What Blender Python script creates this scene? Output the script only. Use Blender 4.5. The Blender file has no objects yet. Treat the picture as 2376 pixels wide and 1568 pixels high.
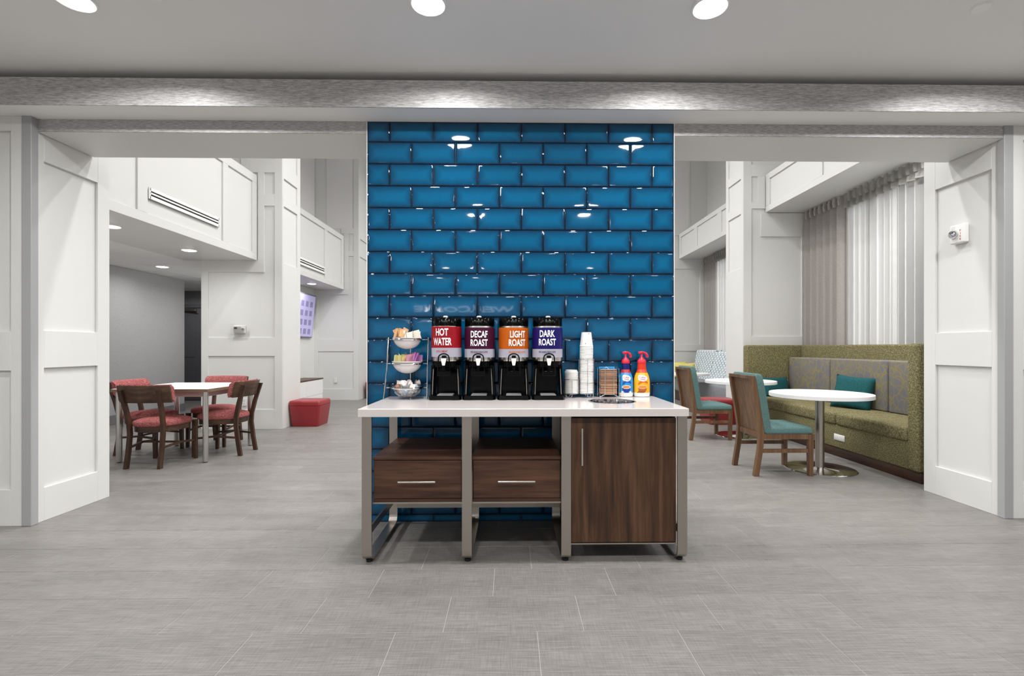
import bpy, bmesh, math, random
from mathutils import Vector, Matrix
random.seed(7)
PI = math.pi
sc = bpy.context.scene
C = sc.collection

# ------------------------------------------------------------------ camera, world, exposure
cam = bpy.data.cameras.new('camera'); camo = bpy.data.objects.new('camera', cam); C.objects.link(camo)
camo.location = (0, 0, 1.225); camo.rotation_euler = (PI/2, 0, -0.016)
cam.sensor_fit = 'HORIZONTAL'; cam.sensor_width = 36; cam.lens = 1151/2376*36
cam.shift_x = -0.0069; cam.shift_y = 0.00926; cam.clip_end = 200
sc.camera = camo
w = bpy.data.worlds.new('overcast_sky'); sc.world = w; w.use_nodes = True
bg = w.node_tree.nodes['Background']; bg.inputs[0].default_value = (0.93, 0.96, 1, 1); bg.inputs[1].default_value = 4.2
sc.view_settings.view_transform = 'Standard'; sc.view_settings.look = 'None'
sc.view_settings.exposure = 0.0; sc.view_settings.gamma = 1; sc.view_settings.use_curve_mapping = False
HALL_W, ATRIUM_W, ALCOVE_W = 28, 40, 7.5

# ------------------------------------------------------------------ helpers
def lin(h):
    h = h.lstrip('#'); r = []
    for i in (0, 2, 4):
        v = int(h[i:i+2], 16)/255
        r.append(v/12.92 if v <= .04045 else ((v+.055)/1.055)**2.4)
    return (*r, 1)
def mat(name, col, rough=.5, metal=0., spec=.5, coat=0., emit=0., trans=0., alpha=1.):
    m = bpy.data.materials.new(name); m.use_nodes = True
    b = m.node_tree.nodes['Principled BSDF']; c = lin(col) if isinstance(col, str) else col
    b.inputs['Base Color'].default_value = c; b.inputs['Roughness'].default_value = rough
    b.inputs['Metallic'].default_value = metal; b.inputs['Specular IOR Level'].default_value = spec
    b.inputs['Coat Weight'].default_value = coat; b.inputs['Transmission Weight'].default_value = trans
    if emit: b.inputs['Emission Color'].default_value = c; b.inputs['Emission Strength'].default_value = emit
    m.diffuse_color = c
    return m
class NT:
    def __init__(s, m): s.t = m.node_tree; s.b = s.t.nodes['Principled BSDF']
    def n(s, typ, **kw):
        x = s.t.nodes.new(typ)
        for k, v in kw.items():
            if k in x.inputs and not hasattr(x, k): x.inputs[k].default_value = v
            else: setattr(x, k, v)
        return x
    def l(s, a, b): s.t.links.new(a, b)
    def coord(s, scale, rot=(0, 0, 0), kind='Object'):
        tc = s.n('ShaderNodeTexCoord'); mp = s.n('ShaderNodeMapping')
        mp.inputs['Scale'].default_value = scale; mp.inputs['Rotation'].default_value = rot
        s.l(tc.outputs[kind], mp.inputs[0]); return mp.outputs[0]
    def noise(s, vec, scale=5, detail=3, rough=.5, dist=0):
        x = s.n('ShaderNodeTexNoise'); x.inputs['Scale'].default_value = scale; x.inputs['Detail'].default_value = detail
        x.inputs['Roughness'].default_value = rough; x.inputs['Distortion'].default_value = dist
        s.l(vec, x.inputs['Vector']); return x.outputs['Fac']
    def ramp(s, fac, stops, interp='LINEAR'):
        r = s.n('ShaderNodeValToRGB'); r.color_ramp.interpolation = interp
        e = r.color_ramp.elements
        while len(e) < len(stops): e.new(.5)
        for i, (p, c) in enumerate(stops): e[i].position = p; e[i].color = lin(c)
        s.l(fac, r.inputs[0]); return r.outputs[0]
    def math(s, op, a, b=0.):
        m = s.n('ShaderNodeMath', operation=op)
        for i, v in enumerate((a, b)):
            if isinstance(v, (int, float)): m.inputs[i].default_value = v
            else: s.l(v, m.inputs[i])
        return m.outputs[0]
    def mix(s, fac, a, b, blend='MIX'):
        m = s.n('ShaderNodeMix', data_type='RGBA', blend_type=blend)
        for i, v in ((0, fac), (6, a), (7, b)):
            if isinstance(v, (int, float)): m.inputs[i].default_value = v
            elif isinstance(v, str): m.inputs[i].default_value = lin(v)
            else: s.l(v, m.inputs[i])
        return m.outputs[2]
    def bump(s, h, strength=.3, dist=.002):
        b = s.n('ShaderNodeBump'); b.inputs['Strength'].default_value = strength; b.inputs['Distance'].default_value = dist
        s.l(h, b.inputs['Height']); s.l(b.outputs[0], s.b.inputs['Normal'])
    def col(s, c): s.l(c, s.b.inputs['Base Color'])

def box(bm, x0, x1, y0, y1, z0, z1, bev=0., seg=1):
    r = bmesh.ops.create_cube(bm, size=1)
    vs = r['verts']
    for v in vs:
        v.co = Vector(((x0+x1)/2+v.co.x*(x1-x0), (y0+y1)/2+v.co.y*(y1-y0), (z0+z1)/2+v.co.z*(z1-z0)))
    if bev > 0:
        es = list({e for v in vs for e in v.link_edges})
        bmesh.ops.bevel(bm, geom=es, offset=bev, segments=seg, affect='EDGES', profile=.5)
    return bm
def B(*a, **k): return box(bmesh.new(), *a, **k)
def beam(bm, p, q, wx, wy, wx2=None, wy2=None):
    """tapered square bar from p to q, cross-section in x and y (bars that mostly rise)"""
    wx2 = wx if wx2 is None else wx2; wy2 = wy if wy2 is None else wy2
    rows = []
    for c, a, b in ((p, wx, wy), (q, wx2, wy2)):
        rows.append([bm.verts.new((c[0]+sx*a/2, c[1]+sy*b/2, c[2])) for sx, sy in ((-1, -1), (1, -1), (1, 1), (-1, 1))])
    loft(bm, rows, True); bm.faces.new(rows[0][::-1]); bm.faces.new(rows[-1]); return bm
def loft(bm, rows, closed=False):
    n = len(rows[0])
    for a, b in zip(rows, rows[1:]):
        for i in range(n if closed else n-1):
            j = (i+1) % n
            bm.faces.new((a[i], a[j], b[j], b[i]))
def post(bm, pts, wx, wy):
    """bar through several points, constant section in x/y"""
    rows = [[bm.verts.new((c[0]+sx*wx/2, c[1]+sy*wy/2, c[2])) for sx, sy in ((-1, -1), (1, -1), (1, 1), (-1, 1))] for c in pts]
    loft(bm, rows, True); bm.faces.new(rows[0][::-1]); bm.faces.new(rows[-1]); return bm
def sweep(bm, pts, sect, closed=False, up=None):
    """sweep a closed 2D section along a polyline"""
    P = [Vector(p) for p in pts]; n = len(P); rows = []; nrm = None
    for i in range(n):
        if closed: t = (P[(i+1) % n]-P[i-1]).normalized()
        else: t = (P[min(i+1, n-1)]-P[max(i-1, 0)]).normalized()
        if up is not None: s = Vector(up)
        else:
            if nrm is None: nrm = t.orthogonal().normalized()
            nrm = (nrm-t*nrm.dot(t)).normalized(); s = nrm
        o = t.cross(s).normalized(); s = o.cross(t).normalized()
        rows.append([bm.verts.new(P[i]+s*a+o*b) for a, b in sect])
    if closed: rows.append(rows[0])
    loft(bm, rows, True)
    if not closed: bm.faces.new(rows[0][::-1]); bm.faces.new(rows[-1])
    return bm
def circ(r, n): return [(r*math.cos(2*PI*i/n), r*math.sin(2*PI*i/n)) for i in range(n)]
def tube(bm, pts, r, n=6, closed=False): return sweep(bm, pts, circ(r, n), closed)
def ring(bm, c, R, r, n=28, k=6, ry=None):
    ry = R if ry is None else ry
    return tube(bm, [(c[0]+R*math.cos(2*PI*i/n), c[1]+ry*math.sin(2*PI*i/n), c[2]) for i in range(n)], r, k, True)
def lathe(bm, prof, n=24, c=(0, 0, 0), cap=True):
    rows = [[bm.verts.new((c[0]+r*math.cos(2*PI*i/n), c[1]+r*math.sin(2*PI*i/n), c[2]+z)) for i in range(n)] for r, z in prof]
    for a, b in zip(rows, rows[1:]):
        for i in range(n):
            j = (i+1) % n; bm.faces.new((a[i], a[j], b[j], b[i]))
    if cap:
        bm.faces.new(rows[0][::-1]); bm.faces.new(rows[-1])
    return bm
def prism(bm, poly, z0, z1):
    a = [bm.verts.new((x, y, z0)) for x, y in poly]; b = [bm.verts.new((x, y, z1)) for x, y in poly]
    loft(bm, [a, b], True); bm.faces.new(a[::-1]); bm.faces.new(b); return bm
def xform(bm, M): bmesh.ops.transform(bm, matrix=M, verts=bm.verts); return bm
def mesh(name, bm, m, smooth=False):
    bmesh.ops.recalc_face_normals(bm, faces=bm.faces)
    me = bpy.data.meshes.new(name); bm.to_mesh(me); bm.free()
    for x in (m if isinstance(m, (list, tuple)) else [m]): me.materials.append(x)
    if smooth:
        me.polygons.foreach_set('use_smooth', [True]*len(me.polygons))
        try: me.set_sharp_from_angle(angle=math.radians(smooth if smooth > 1 else 40))
        except Exception: pass
    return me
def obj(name, bm, m, parent=None, smooth=False, loc=None):
    me = bm if isinstance(bm, bpy.types.Mesh) else mesh(name, bm, m, smooth)
    o = bpy.data.objects.new(name, me); C.objects.link(o)
    if parent: o.parent = parent
    if loc: o.location = loc
    return o
def tag(o, label, cat, group=None):
    o['label'] = label; o['category'] = cat
    if group: o['group'] = group
    return o
def thing(name, label, cat, loc=(0, 0, 0), rz=0, group=None):
    o = bpy.data.objects.new(name, None); C.objects.link(o); o.empty_display_size = .1
    o.location = loc; o.rotation_euler = (0, 0, rz); return tag(o, label, cat, group)
def struct(name, bm, m, parent=None, smooth=False):
    o = obj(name, bm, m, parent, smooth)
    if not parent: o['kind'] = 'structure'
    return o
def dup(root, loc, rz=None, label=None, group=None):
    def cp(o, par):
        c = o.copy(); C.objects.link(c)
        if par: c.parent = par
        for ch in o.children: cp(ch, c)
        return c
    r = cp(root, None); r.location = loc
    if rz is not None: r.rotation_euler = (0, 0, rz)
    if label: r['label'] = label
    if group: r['group'] = group
    return r
def bd(par, name, x0, x1, y0, y1, z0, z1, m=None, bev=.002):
    return obj(name, B(x0, x1, y0, y1, z0, z1, bev=bev), m or M['white'], par)

# text: all strings turned into flat meshes in one depsgraph pass
TX = {}
def prep_text(strings):
    obs = []
    for s in strings:
        cu = bpy.data.curves.new('t', 'FONT'); cu.body = s; cu.align_x = 'CENTER'; cu.size = 1; cu.offset = .028 if s in ('HOT', 'WATER', 'DECAF', 'ROAST', 'LIGHT', 'DARK') else .012
        cu.resolution_u = 3
        o = bpy.data.objects.new('t', cu); C.objects.link(o); obs.append((s, o))
    dg = bpy.context.evaluated_depsgraph_get()
    for s, o in obs:
        me = bpy.data.meshes.new_from_object(o.evaluated_get(dg))
        vs = [v.co.copy() for v in me.vertices]; fs = [tuple(p.vertices) for p in me.polygons]
        x0 = min(v.x for v in vs); x1 = max(v.x for v in vs); y0 = min(v.y for v in vs); y1 = max(v.y for v in vs)
        TX[s] = ([((v.x-x0)/(x1-x0)-.5, (v.y-y0)/(y1-y0)-.5) for v in vs], fs)
        bpy.data.meshes.remove(me)
    for s, o in obs:
        cu = o.data; bpy.data.objects.remove(o); bpy.data.curves.remove(cu)
prep_text(['HOT', 'WATER', 'DECAF', 'ROAST', 'LIGHT', 'DARK', 'SIP IN COMFORT', '100% ARABICA BEAN COFFEE', 'Coffee', 'mate', 'F', 'I', 'R', 'E', 'WELCOME'])
def text(bm, s, fn, wd, ht, cx=0, cz=0):
    vs, fs = TX[s]; nv = [bm.verts.new(fn(cx+x*wd, cz+y*ht)) for x, y in vs]
    for f in fs:
        try: bm.faces.new([nv[i] for i in f])
        except ValueError: pass
    return bm
def cylmap(r, eps=.0006):
    """(u,z) on the front of a cylinder or lathe of radius r or r(z), facing -Y"""
    def fn(u, z):
        R = (r(z) if callable(r) else r)+eps; a = u/R
        return (R*math.sin(a), -R*math.cos(a), z)
    return fn
def patch(bm, fn, outline, cx, cz, rings=3, mi=0):
    """filled star-shaped outline laid onto a surface"""
    rows = []
    for k in range(1, rings+1):
        s = k/rings; rows.append([bm.verts.new(fn(cx+x*s, cz+z*s)) for x, z in outline])
    c = bm.verts.new(fn(cx, cz)); n = len(outline); fs = []
    for i in range(n): fs.append(bm.faces.new((c, rows[0][i], rows[0][(i+1) % n])))
    for a, b in zip(rows, rows[1:]):
        for i in range(n): fs.append(bm.faces.new((a[i], b[i], b[(i+1) % n], a[(i+1) % n])))
    for f in fs: f.material_index = mi
    return bm
def ell(a, b, n=20): return [(a*math.cos(2*PI*i/n), b*math.sin(2*PI*i/n)) for i in range(n)]

def nth(k):
    return '%d%s' % (k, 'th' if 10 <= k % 100 <= 20 else {1: 'st', 2: 'nd', 3: 'rd'}.get(k % 10, 'th'))

# ------------------------------------------------------------------ materials
M = {}
M['white'] = mat('white_paint', '#d9d9d7', .45, spec=.4)
M['ceil'] = mat('ceiling_paint', '#f1f0ef', .8, spec=.2)
M['upper'] = mat('upper_wallpaper', '#dedddd', .7)
M['grey_guard'] = mat('corner_guard_grey', '#a3a4a6', .5)
M['gap_shade'] = mat('gap_shade', '#2b2728', .9)  # dark colour stands in for shade inside gaps and slots
M['black'] = mat('black_plastic', '#030304', .16, spec=.16)
M['blackm'] = mat('black_plastic_matt', '#101013', .5)
M['steel'] = mat('brushed_steel', '#b3aca4', .33, 1)
M['chrome'] = mat('chrome', '#d8d8da', .09, 1)
M['satin'] = mat('satin_chrome', '#cfccc8', .25, 1)
M['lampglow'] = mat('lamp_lens', '#fffdf8', .4, emit=22)
M['rim'] = mat('lamp_rim', '#f4f4f2', .4)
M['quartz'] = mat('white_quartz', '#d9d2cf', .13, spec=.55)
M['lam'] = mat('white_laminate', '#f0f0f0', .3)
M['plastic_w'] = mat('white_plastic', '#e6e6e4', .35)
M['red_leather'] = mat('red_leatherette', '#912a2f', .38, spec=.5)
M['glassy'] = mat('clear_glass', '#ffffff', .02, trans=1)
M['bowlw'] = mat('frosted_white_bowl', '#e9e4e4', .25)
M['door'] = mat('dark_grey_door', '#55565a', .5)
M['corr'] = mat('dark_corridor_wall', '#77767a', .8)
M['grout'] = mat('floor_grout', '#a9a6a4', .8)
M['tgrout'] = mat('tile_grout', '#0a2036', .5)
M['pump'] = mat('red_pump', '#d3203c', .3)
M['ink_w'] = mat('white_ink', '#f2f1f5', .5)
M['strip_w'] = mat('label_white', '#dcdbe8', .4)

def tile_mat():
    m = mat('blue_glazed_tile', '#0a68a8', .035, spec=.45); t = NT(m)
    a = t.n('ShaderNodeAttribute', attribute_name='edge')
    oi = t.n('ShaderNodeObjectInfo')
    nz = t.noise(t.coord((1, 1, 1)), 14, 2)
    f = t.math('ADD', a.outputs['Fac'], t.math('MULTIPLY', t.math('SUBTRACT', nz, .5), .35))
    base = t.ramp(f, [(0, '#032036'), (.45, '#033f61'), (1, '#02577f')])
    v = t.math('ADD', .93, t.math('MULTIPLY', oi.outputs['Random'], .14))
    hs = t.n('ShaderNodeHueSaturation'); t.l(base, hs.inputs['Color']); t.l(v, hs.inputs['Value']); t.col(hs.outputs[0])
    t.bump(t.noise(t.coord((1, 1, 1)), 9, 1), .02, .01)
    return m
M['tile'] = tile_mat()
def floor_mat():
    m = mat('linen_porcelain', '#9a9693', .42, spec=.35); t = NT(m); g = t.n('ShaderNodeNewGeometry')
    def st(sc_, s, d):
        mp = t.n('ShaderNodeMapping'); mp.inputs['Scale'].default_value = sc_; t.l(g.outputs['Position'], mp.inputs[0]); return t.noise(mp.outputs[0], s, d, .65)
    h = st((7, 160, 1), 1, 3); v = st((190, 9, 1), 1, 3); big = st((1.2, 7, 1), 1, 3)
    f = t.math('ADD', t.math('MULTIPLY', h, .5), t.math('ADD', t.math('MULTIPLY', v, .28), t.math('MULTIPLY', big, .22)))
    oi = t.n('ShaderNodeObjectInfo')
    c = t.ramp(f, [(.33, '#625f5d'), (.5, '#7b7875'), (.68, '#93908d')])
    hs = t.n('ShaderNodeHueSaturation'); t.l(c, hs.inputs['Color'])
    t.l(t.math('ADD', .95, t.math('MULTIPLY', oi.outputs['Random'], .1)), hs.inputs['Value']); t.col(hs.outputs[0])
    t.bump(f, .12, .002)
    return m
M['floor'] = floor_mat()
def wood(name, axis, dark, mid, light, scale=1., rough=.42):
    m = mat(name, mid, rough, spec=.4); t = NT(m)
    s = [26*scale]*3; s[axis] = 1.6*scale
    s2 = [7*scale]*3; s2[axis] = .7*scale
    a = t.noise(t.coord(s), 1.5, 5, .6, .4); b = t.noise(t.coord(s2), 1.2, 3, .5, 1.5)
    f = t.math('ADD', t.math('MULTIPLY', a, .5), t.math('MULTIPLY', b, .5))
    t.col(t.ramp(f, [(.34, dark), (.5, mid), (.66, light)])); t.bump(a, .05, .001)
    return m
M['walnut_h'] = wood('walnut_horizontal', 0, '#2c1c13', '#4a3023', '#654534', 1)
M['walnut_v'] = wood('walnut_vertical', 2, '#2b1b13', '#49301f', '#654733', 1)
M['chairwood'] = wood('dark_stained_wood', 2, '#2a1b14', '#402a1e', '#573c2b', 1)
M['chairwood_h'] = wood('dark_stained_wood_board', 0, '#33231a', '#4a3426', '#5f4632', 1)
M['tealwood'] = wood('brown_beech', 2, '#4b3525', '#6a4d36', '#836448', 1)
M['plinth'] = wood('plinth_wood', 1, '#241712', '#3b261c', '#4e3627', 1)
M['edgewood'] = wood('table_edge_wood', 0, '#5b4637', '#77604f', '#8f7967', 1)
def fabric(name, stops, sc_=(260, 260, 90), bumpy=.5, rough=.95, scale=1):
    m = mat(name, stops[1][1], rough, spec=.15); t = NT(m)
    a = t.noise(t.coord(sc_), scale, 2, .7); b = t.noise(t.coord((sc_[0]*.35, sc_[1]*.35, sc_[2]*1.6)), scale, 2, .6)
    f = t.math('ADD', t.math('MULTIPLY', a, .6), t.math('MULTIPLY', b, .4))
    t.col(t.ramp(f, stops)); t.bump(f, bumpy, .003); return m
M['red_fab'] = fabric('red_tweed', [(.36, '#72393b'), (.5, '#984f50'), (.66, '#c6958d')], (150, 150, 150))
M['teal_fab'] = fabric('teal_weave', [(.36, '#435d5a'), (.5, '#597775'), (.66, '#76928f')], (300, 300, 300), .3)
M['teal_pil'] = fabric('teal_pillow_weave', [(.36, '#164246'), (.5, '#215357'), (.66, '#34676a')], (200, 200, 200), .3)
M['green_fab'] = fabric('olive_tweed', [(.34, '#433e29'), (.5, '#6c6648'), (.66, '#a59d79')], (170, 170, 75))
M['grey_fab'] = fabric('grey_seat_weave', [(.36, '#6d6e72'), (.5, '#85868a'), (.66, '#a0a1a5')], (220, 220, 220))
M['drape'] = fabric('grey_drape_linen', [(.36, '#96918d'), (.5, '#a8a39f'), (.66, '#b9b5b1')], (180, 180, 420), .2)
M['yellow_fab'] = fabric('yellow_pillow_weave', [(.36, '#bfae4e'), (.5, '#d6c872'), (.66, '#e8dd9a')], (60, 60, 60), .2)
def cushion_mat():
    m = mat('grey_cushion_with_yellow_lines', '#75726f', .9, spec=.2); t = NT(m)
    def lines(sc_, s, wd, seedrot):
        v = t.n('ShaderNodeTexVoronoi', feature='DISTANCE_TO_EDGE'); v.inputs['Scale'].default_value = s
        co = t.coord(sc_, seedrot); nz = t.n('ShaderNodeTexNoise'); nz.inputs['Scale'].default_value = 9; t.l(co, nz.inputs['Vector'])
        mx = t.n('ShaderNodeMix', data_type='RGBA'); mx.inputs[0].default_value = .06; t.l(co, mx.inputs[6]); t.l(nz.outputs['Color'], mx.inputs[7])
        t.l(mx.outputs[2], v.inputs['Vector']); return t.math('LESS_THAN', v.outputs['Distance'], wd)
    f = t.math('MAXIMUM', lines((1, 1.5, .75), 8, .035, (0, 0, 0)), lines((1, .9, 1.2), 7, .03, (.4, 0, 0)))
    base = t.ramp(t.noise(t.coord((1, 1, 1)), 3, 2), [(.35, '#77736f'), (.65, '#6f6e78')])
    t.col(t.mix(f, base, '#867d57')); return m
M['cush'] = cushion_mat()
def geo_mat():
    m = mat('blue_white_geometric_fabric', '#c8d4da', .9, spec=.2); t = NT(m)
    br = t.n('ShaderNodeTexBrick'); br.offset = .5; br.inputs['Scale'].default_value = 1
    br.inputs['Color1'].default_value = lin('#3f7f9c'); br.inputs['Color2'].default_value = lin('#8fb0bd'); br.inputs['Mortar'].default_value = lin('#e4e6e6')
    br.inputs['Brick Width'].default_value = .09; br.inputs['Row Height'].default_value = .06; br.inputs['Mortar Size'].default_value = .016
    t.l(t.coord((1, 1, 1), (PI/2, PI/3.2, PI/2)), br.inputs['Vector']); t.col(br.outputs[0]); return m
M['geo'] = geo_mat()
def wallpaper(name, dark, mid, light):
    m = mat(name, mid, .45, .25, spec=.5); t = NT(m); g = t.n('ShaderNodeNewGeometry')
    mp = t.n('ShaderNodeMapping'); mp.inputs['Scale'].default_value = (22, 22, 320); t.l(g.outputs['Position'], mp.inputs[0])
    f = t.noise(mp.outputs[0], 1, 3, .7)
    t.col(t.ramp(f, [(.35, dark), (.5, mid), (.65, light)])); t.bump(f, .35, .003); return m
M['wp'] = wallpaper('silver_grasscloth', '#8d8c8c', '#b3b2b2', '#d2d1d1')
M['wp_wall'] = fabric('grey_vinyl_wallcovering', [(.36, '#a6a6a7'), (.5, '#b1b1b2'), (.66, '#bcbcbd')], (120, 120, 120), .2, .7)
def sheer_mat(name, op, c_=(.8, .79, .77, 1)):
    m = mat(name, '#eeece9', .9); t = m.node_tree; b = t.nodes['Principled BSDF']; out = t.nodes['Material Output']
    tr = t.nodes.new('ShaderNodeBsdfTransparent'); tl = t.nodes.new('ShaderNodeBsdfTranslucent'); tl.inputs[0].default_value = c_
    ad = t.nodes.new('ShaderNodeMixShader'); ad.inputs[0].default_value = .5
    df = t.nodes.new('ShaderNodeBsdfDiffuse'); df.inputs[0].default_value = c_
    t.links.new(tl.outputs[0], ad.inputs[1]); t.links.new(df.outputs[0], ad.inputs[2])
    mx = t.nodes.new('ShaderNodeMixShader'); mx.inputs[0].default_value = op
    t.links.new(tr.outputs[0], mx.inputs[1]); t.links.new(ad.outputs[0], mx.inputs[2]); t.links.new(mx.outputs[0], out.inputs[0]); return m
M['sheer'] = sheer_mat('sheer_voile', .42)
M['sheer2'] = sheer_mat('sheer_voile_gathered', .7)
M['heading'] = sheer_mat('curtain_heading_cloth', .88, (.5, .49, .47, 1))
def pane_mat():
    m = mat('window_glass', '#ffffff', .02); t = m.node_tree; out = t.nodes['Material Output']
    tr = t.nodes.new('ShaderNodeBsdfTransparent'); gl = t.nodes.new('ShaderNodeBsdfGlossy'); gl.inputs['Roughness'].default_value = .02
    fr = t.nodes.new('ShaderNodeFresnel'); mx = t.nodes.new('ShaderNodeMixShader')
    t.links.new(fr.outputs[0], mx.inputs[0]); t.links.new(tr.outputs[0], mx.inputs[1]); t.links.new(gl.outputs[0], mx.inputs[2]); t.links.new(mx.outputs[0], out.inputs[0]); return m
M['pane'] = pane_mat()

# ------------------------------------------------------------------ floor of staggered linen tiles
XL, XR, YB, YF = -8.3, 5.75, -6.6, 14.6
fl = struct('floor', B(XL, XR, YB, YF, -.12, -.0016), M['grout'])
TL, TW, G = .61, .305, .0026
def tile_slab(bm, x0, x1, y0, y1): return box(bm, x0, x1, y0, y1, -.012, 0, bev=.0012)
cands = []
k0 = int((YB-2.142)/TW)
for k in range(k0, int((YF-2.142)/TW)+1):
    y = 2.142+k*TW
    if y < YB or y+TW > YF: continue
    off = (.316+.2033*k) % TL
    i = int((XL-off)/TL)
    while off+(i+1)*TL < XR:
        x = off+i*TL; i += 1
        if x < XL: continue
        cx, cy = x+TL/2, y+TW/2
        vis = cy > 1.8 and abs(cx) < cy*1.06+.35
        if vis and abs(cx-.07) < 1.02+max(0, cy-3.5)*.31 and cy > 3.55: vis = False      # behind the tiled column
        if vis and ((cx < -3.35 and cy < 4.1) or (cx > 3.6 and cy < 4.15) or (cx < -3.3*cy/4.13 - .3) or (cx > 3.75)): vis = False
        cands.append((0 if vis else 1, cy if vis else 0, cx, cy))
cands.sort()
tm = mesh('floor_tile', tile_slab(bmesh.new(), -TL/2+G/2, TL/2-G/2, -TW/2+G/2, TW/2-G/2), M['floor'])
rest = bmesh.new()
for n, (f, _, cx, cy) in enumerate(cands):
    if n < 298 and f == 0: obj('floor_tile', tm, None, fl, loc=(cx, cy, 0))
    else: tile_slab(rest, cx-TL/2+G/2, cx+TL/2-G/2, cy-TW/2+G/2, cy+TW/2-G/2)
r_ = obj('floor_tile', rest, M['floor'], fl); r_['kind'] = 'stuff'

# ------------------------------------------------------------------ front hall shell
CH = 3.05
ce = struct('ceiling', B(-5.3, 5.85, -6.6, 3.44, CH, CH+.12), M['ceil'])
struct('wall_hall_left', B(-5.3, -5.1, -6.6, 3.46, 0, CH), M['white'])
struct('wall_hall_right', B(5.65, 5.85, -6.6, 3.5, 0, CH), M['white'])
struct('wall_rear', B(-5.3, 5.85, -6.8, -6.6, 0, CH), M['upper'])
# beam over the opening: white soffit box with grasscloth face
bmn = struct('trim_1', B(-5.1, 5.65, 3.30, 3.9, 2.812, 2.99), M['ceil'])
obj('beam_face', B(-5.1, 5.65, 3.292, 3.30, 2.812, 2.992), M['wp'], bmn)
obj('reveal_shade', B(-5.1, 5.65, 3.42, 3.44, 2.99, CH), M['gap_shade'], bmn)  # strip coloured dark for the shade in the gap above the beam
# header (second step) left and right of the tiled column
for i, (a, b) in enumerate(((-3.29, -1.012), (1.156, 3.53))):
    h = struct('wall_header_%s' % ('left' if i == 0 else 'right'), B(a, b, 3.505, 3.965, 2.724, 6.2), M['white'])
    obj('header_face', B(a, b, 3.5, 3.505, 2.726, 2.812), M['wp'], h)
struct('wall_over_column', B(-1.012, 1.156, 3.53, 3.965, 2.812, 6.2), M['white'])
# jamb walls
def jamb(side, xi, yf, yb, xo):
    s = 1 if side == 'right' else -1; t_ = .02
    x0, x1 = (xi, xo) if s > 0 else (xo, xi)
    if s > 0: x0 += t_
    else: x1 -= t_
    wl = struct('wall_'+side, B(x0, x1, yf+.02, yb, 0, 2.812), M['white'])
    obj('upper_wall', B(x0, x1, 3.9, yb, 2.812, 6.2), M['white'], wl)
    t = .02
    def side_bd(n, y0, y1, z0, z1): bd(wl, n, *sorted((xi+s*.0, xi+s*t)), y0, y1, z0, z1)
    top = 2.723
    side_bd('stile', yf+.05, yf+.105, 0, 2.81); side_bd('stile', yb-.115, yb, 0, 2.81)
    a, b = yf+.105, yb-.115
    side_bd('rail', a, b, 2.54, 2.81); side_bd('rail', a, b, 1.08, 1.345); side_bd('base_rail', a, b, 0, .235)
    # front face of the pilaster
    xa = xi+s*.055
    def front_bd(n, u0, u1, z0, z1): bd(wl, n, *sorted((xa+s*u0, xa+s*u1)), yf, yf+.02, z0, z1)
    front_bd('stile', 0, .075, 0, 2.812); front_bd('rail', .075, 1.6, 2.71, 2.812); front_bd('rail', .075, 1.6, 1.065, 1.335)
    front_bd('base_rail', .075, 1.6, 0, .25); front_bd('stile', .85, 1.0, 0, 2.812)
    g = struct('trim_2' if s < 0 else 'trim_3', B(*sorted((xi-s*.013, xi+s*.055)), yf-.004, yf+.05, 0, 2.812, bev=.003), M['grey_guard'])
    return wl
wall_l = jamb('left', -3.30, 3.455, 4.13, -5.1)
wall_r = jamb('right', 3.54, 3.495, 4.2, 5.65)

# tiled column
cx0, cx1 = -1.01, 1.154
col = struct('wall_center', B(cx0, cx1, 3.508, 3.96, 0, 2.812), M['white'])
obj('grout_bed', B(cx0+.002, cx1-.002, 3.5045, 3.508, 0, 2.812), M['tgrout'], col)
for x in (cx0-.004, cx1): obj('edge_profile', B(x, x+.004, 3.498, 3.52, 0, 2.812), M['rim'], col)
PW, PH, TG = .3086, .1541, .0018
def blue_tile(wd, ht, edges=(1, 1, 1, 1)):
    """bevelled glazed tile, front at y=0 facing -Y, ring attribute 'edge' rises to the middle"""
    bm = bmesh.new(); hw, hh = wd/2, ht/2
    lv = bm.verts.layers.float.new('edge')
    def rg(i, y, val):
        r = []
        for sx, sz in ((-1, -1), (1, -1), (1, 1), (-1, 1)):
            v = bm.verts.new((sx*(hw-i), y, sz*(hh-i))); v[lv] = val; r.append(v)
        return r
    q = min(1, hw*.8/.06, hh*.8/.06)
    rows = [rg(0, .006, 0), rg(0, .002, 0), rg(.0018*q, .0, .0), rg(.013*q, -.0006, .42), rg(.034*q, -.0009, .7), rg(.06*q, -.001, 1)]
    loft(bm, rows, True); bm.faces.new(rows[-1]); bm.faces.new(rows[0][::-1])
    return mesh('tile', bm, M['tile'], 60)
tcache = {}
ztop = 2.812; zr = 2.669; row = 0
while ztop > .01:
    zb = max(zr, .002)
    xs = [cx0]
    x = -.854 if row % 2 == 0 else -.854+PW/2
    while x < cx1-.01: xs.append(x); x += PW
    xs.append(cx1)
    for a, b in zip(xs, xs[1:]):
        wd, ht = round(b-a-TG, 4), round(ztop-zb-TG, 4)
        if wd < .02 or ht < .01: continue
        if (wd, ht) not in tcache: tcache[(wd, ht)] = blue_tile(wd, ht)
        t = obj('tile', tcache[(wd, ht)], None, col, loc=((a+b)/2, 3.4995, (ztop+zb)/2))
        t.rotation_euler = (random.gauss(0, .0009), 0, random.gauss(0, .0009))
    ztop = zb; zr = zb-PH; row += 1

# ------------------------------------------------------------------ atrium shell
struct('ceiling_atrium', B(-8.3, 5.75, 3.9, 14.6, 6.2, 6.3), M['ceil'])
struct('wall_back', B(-3.6, 4.7, 14.4, 14.6, 0, 6.2), M['white'])
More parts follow.
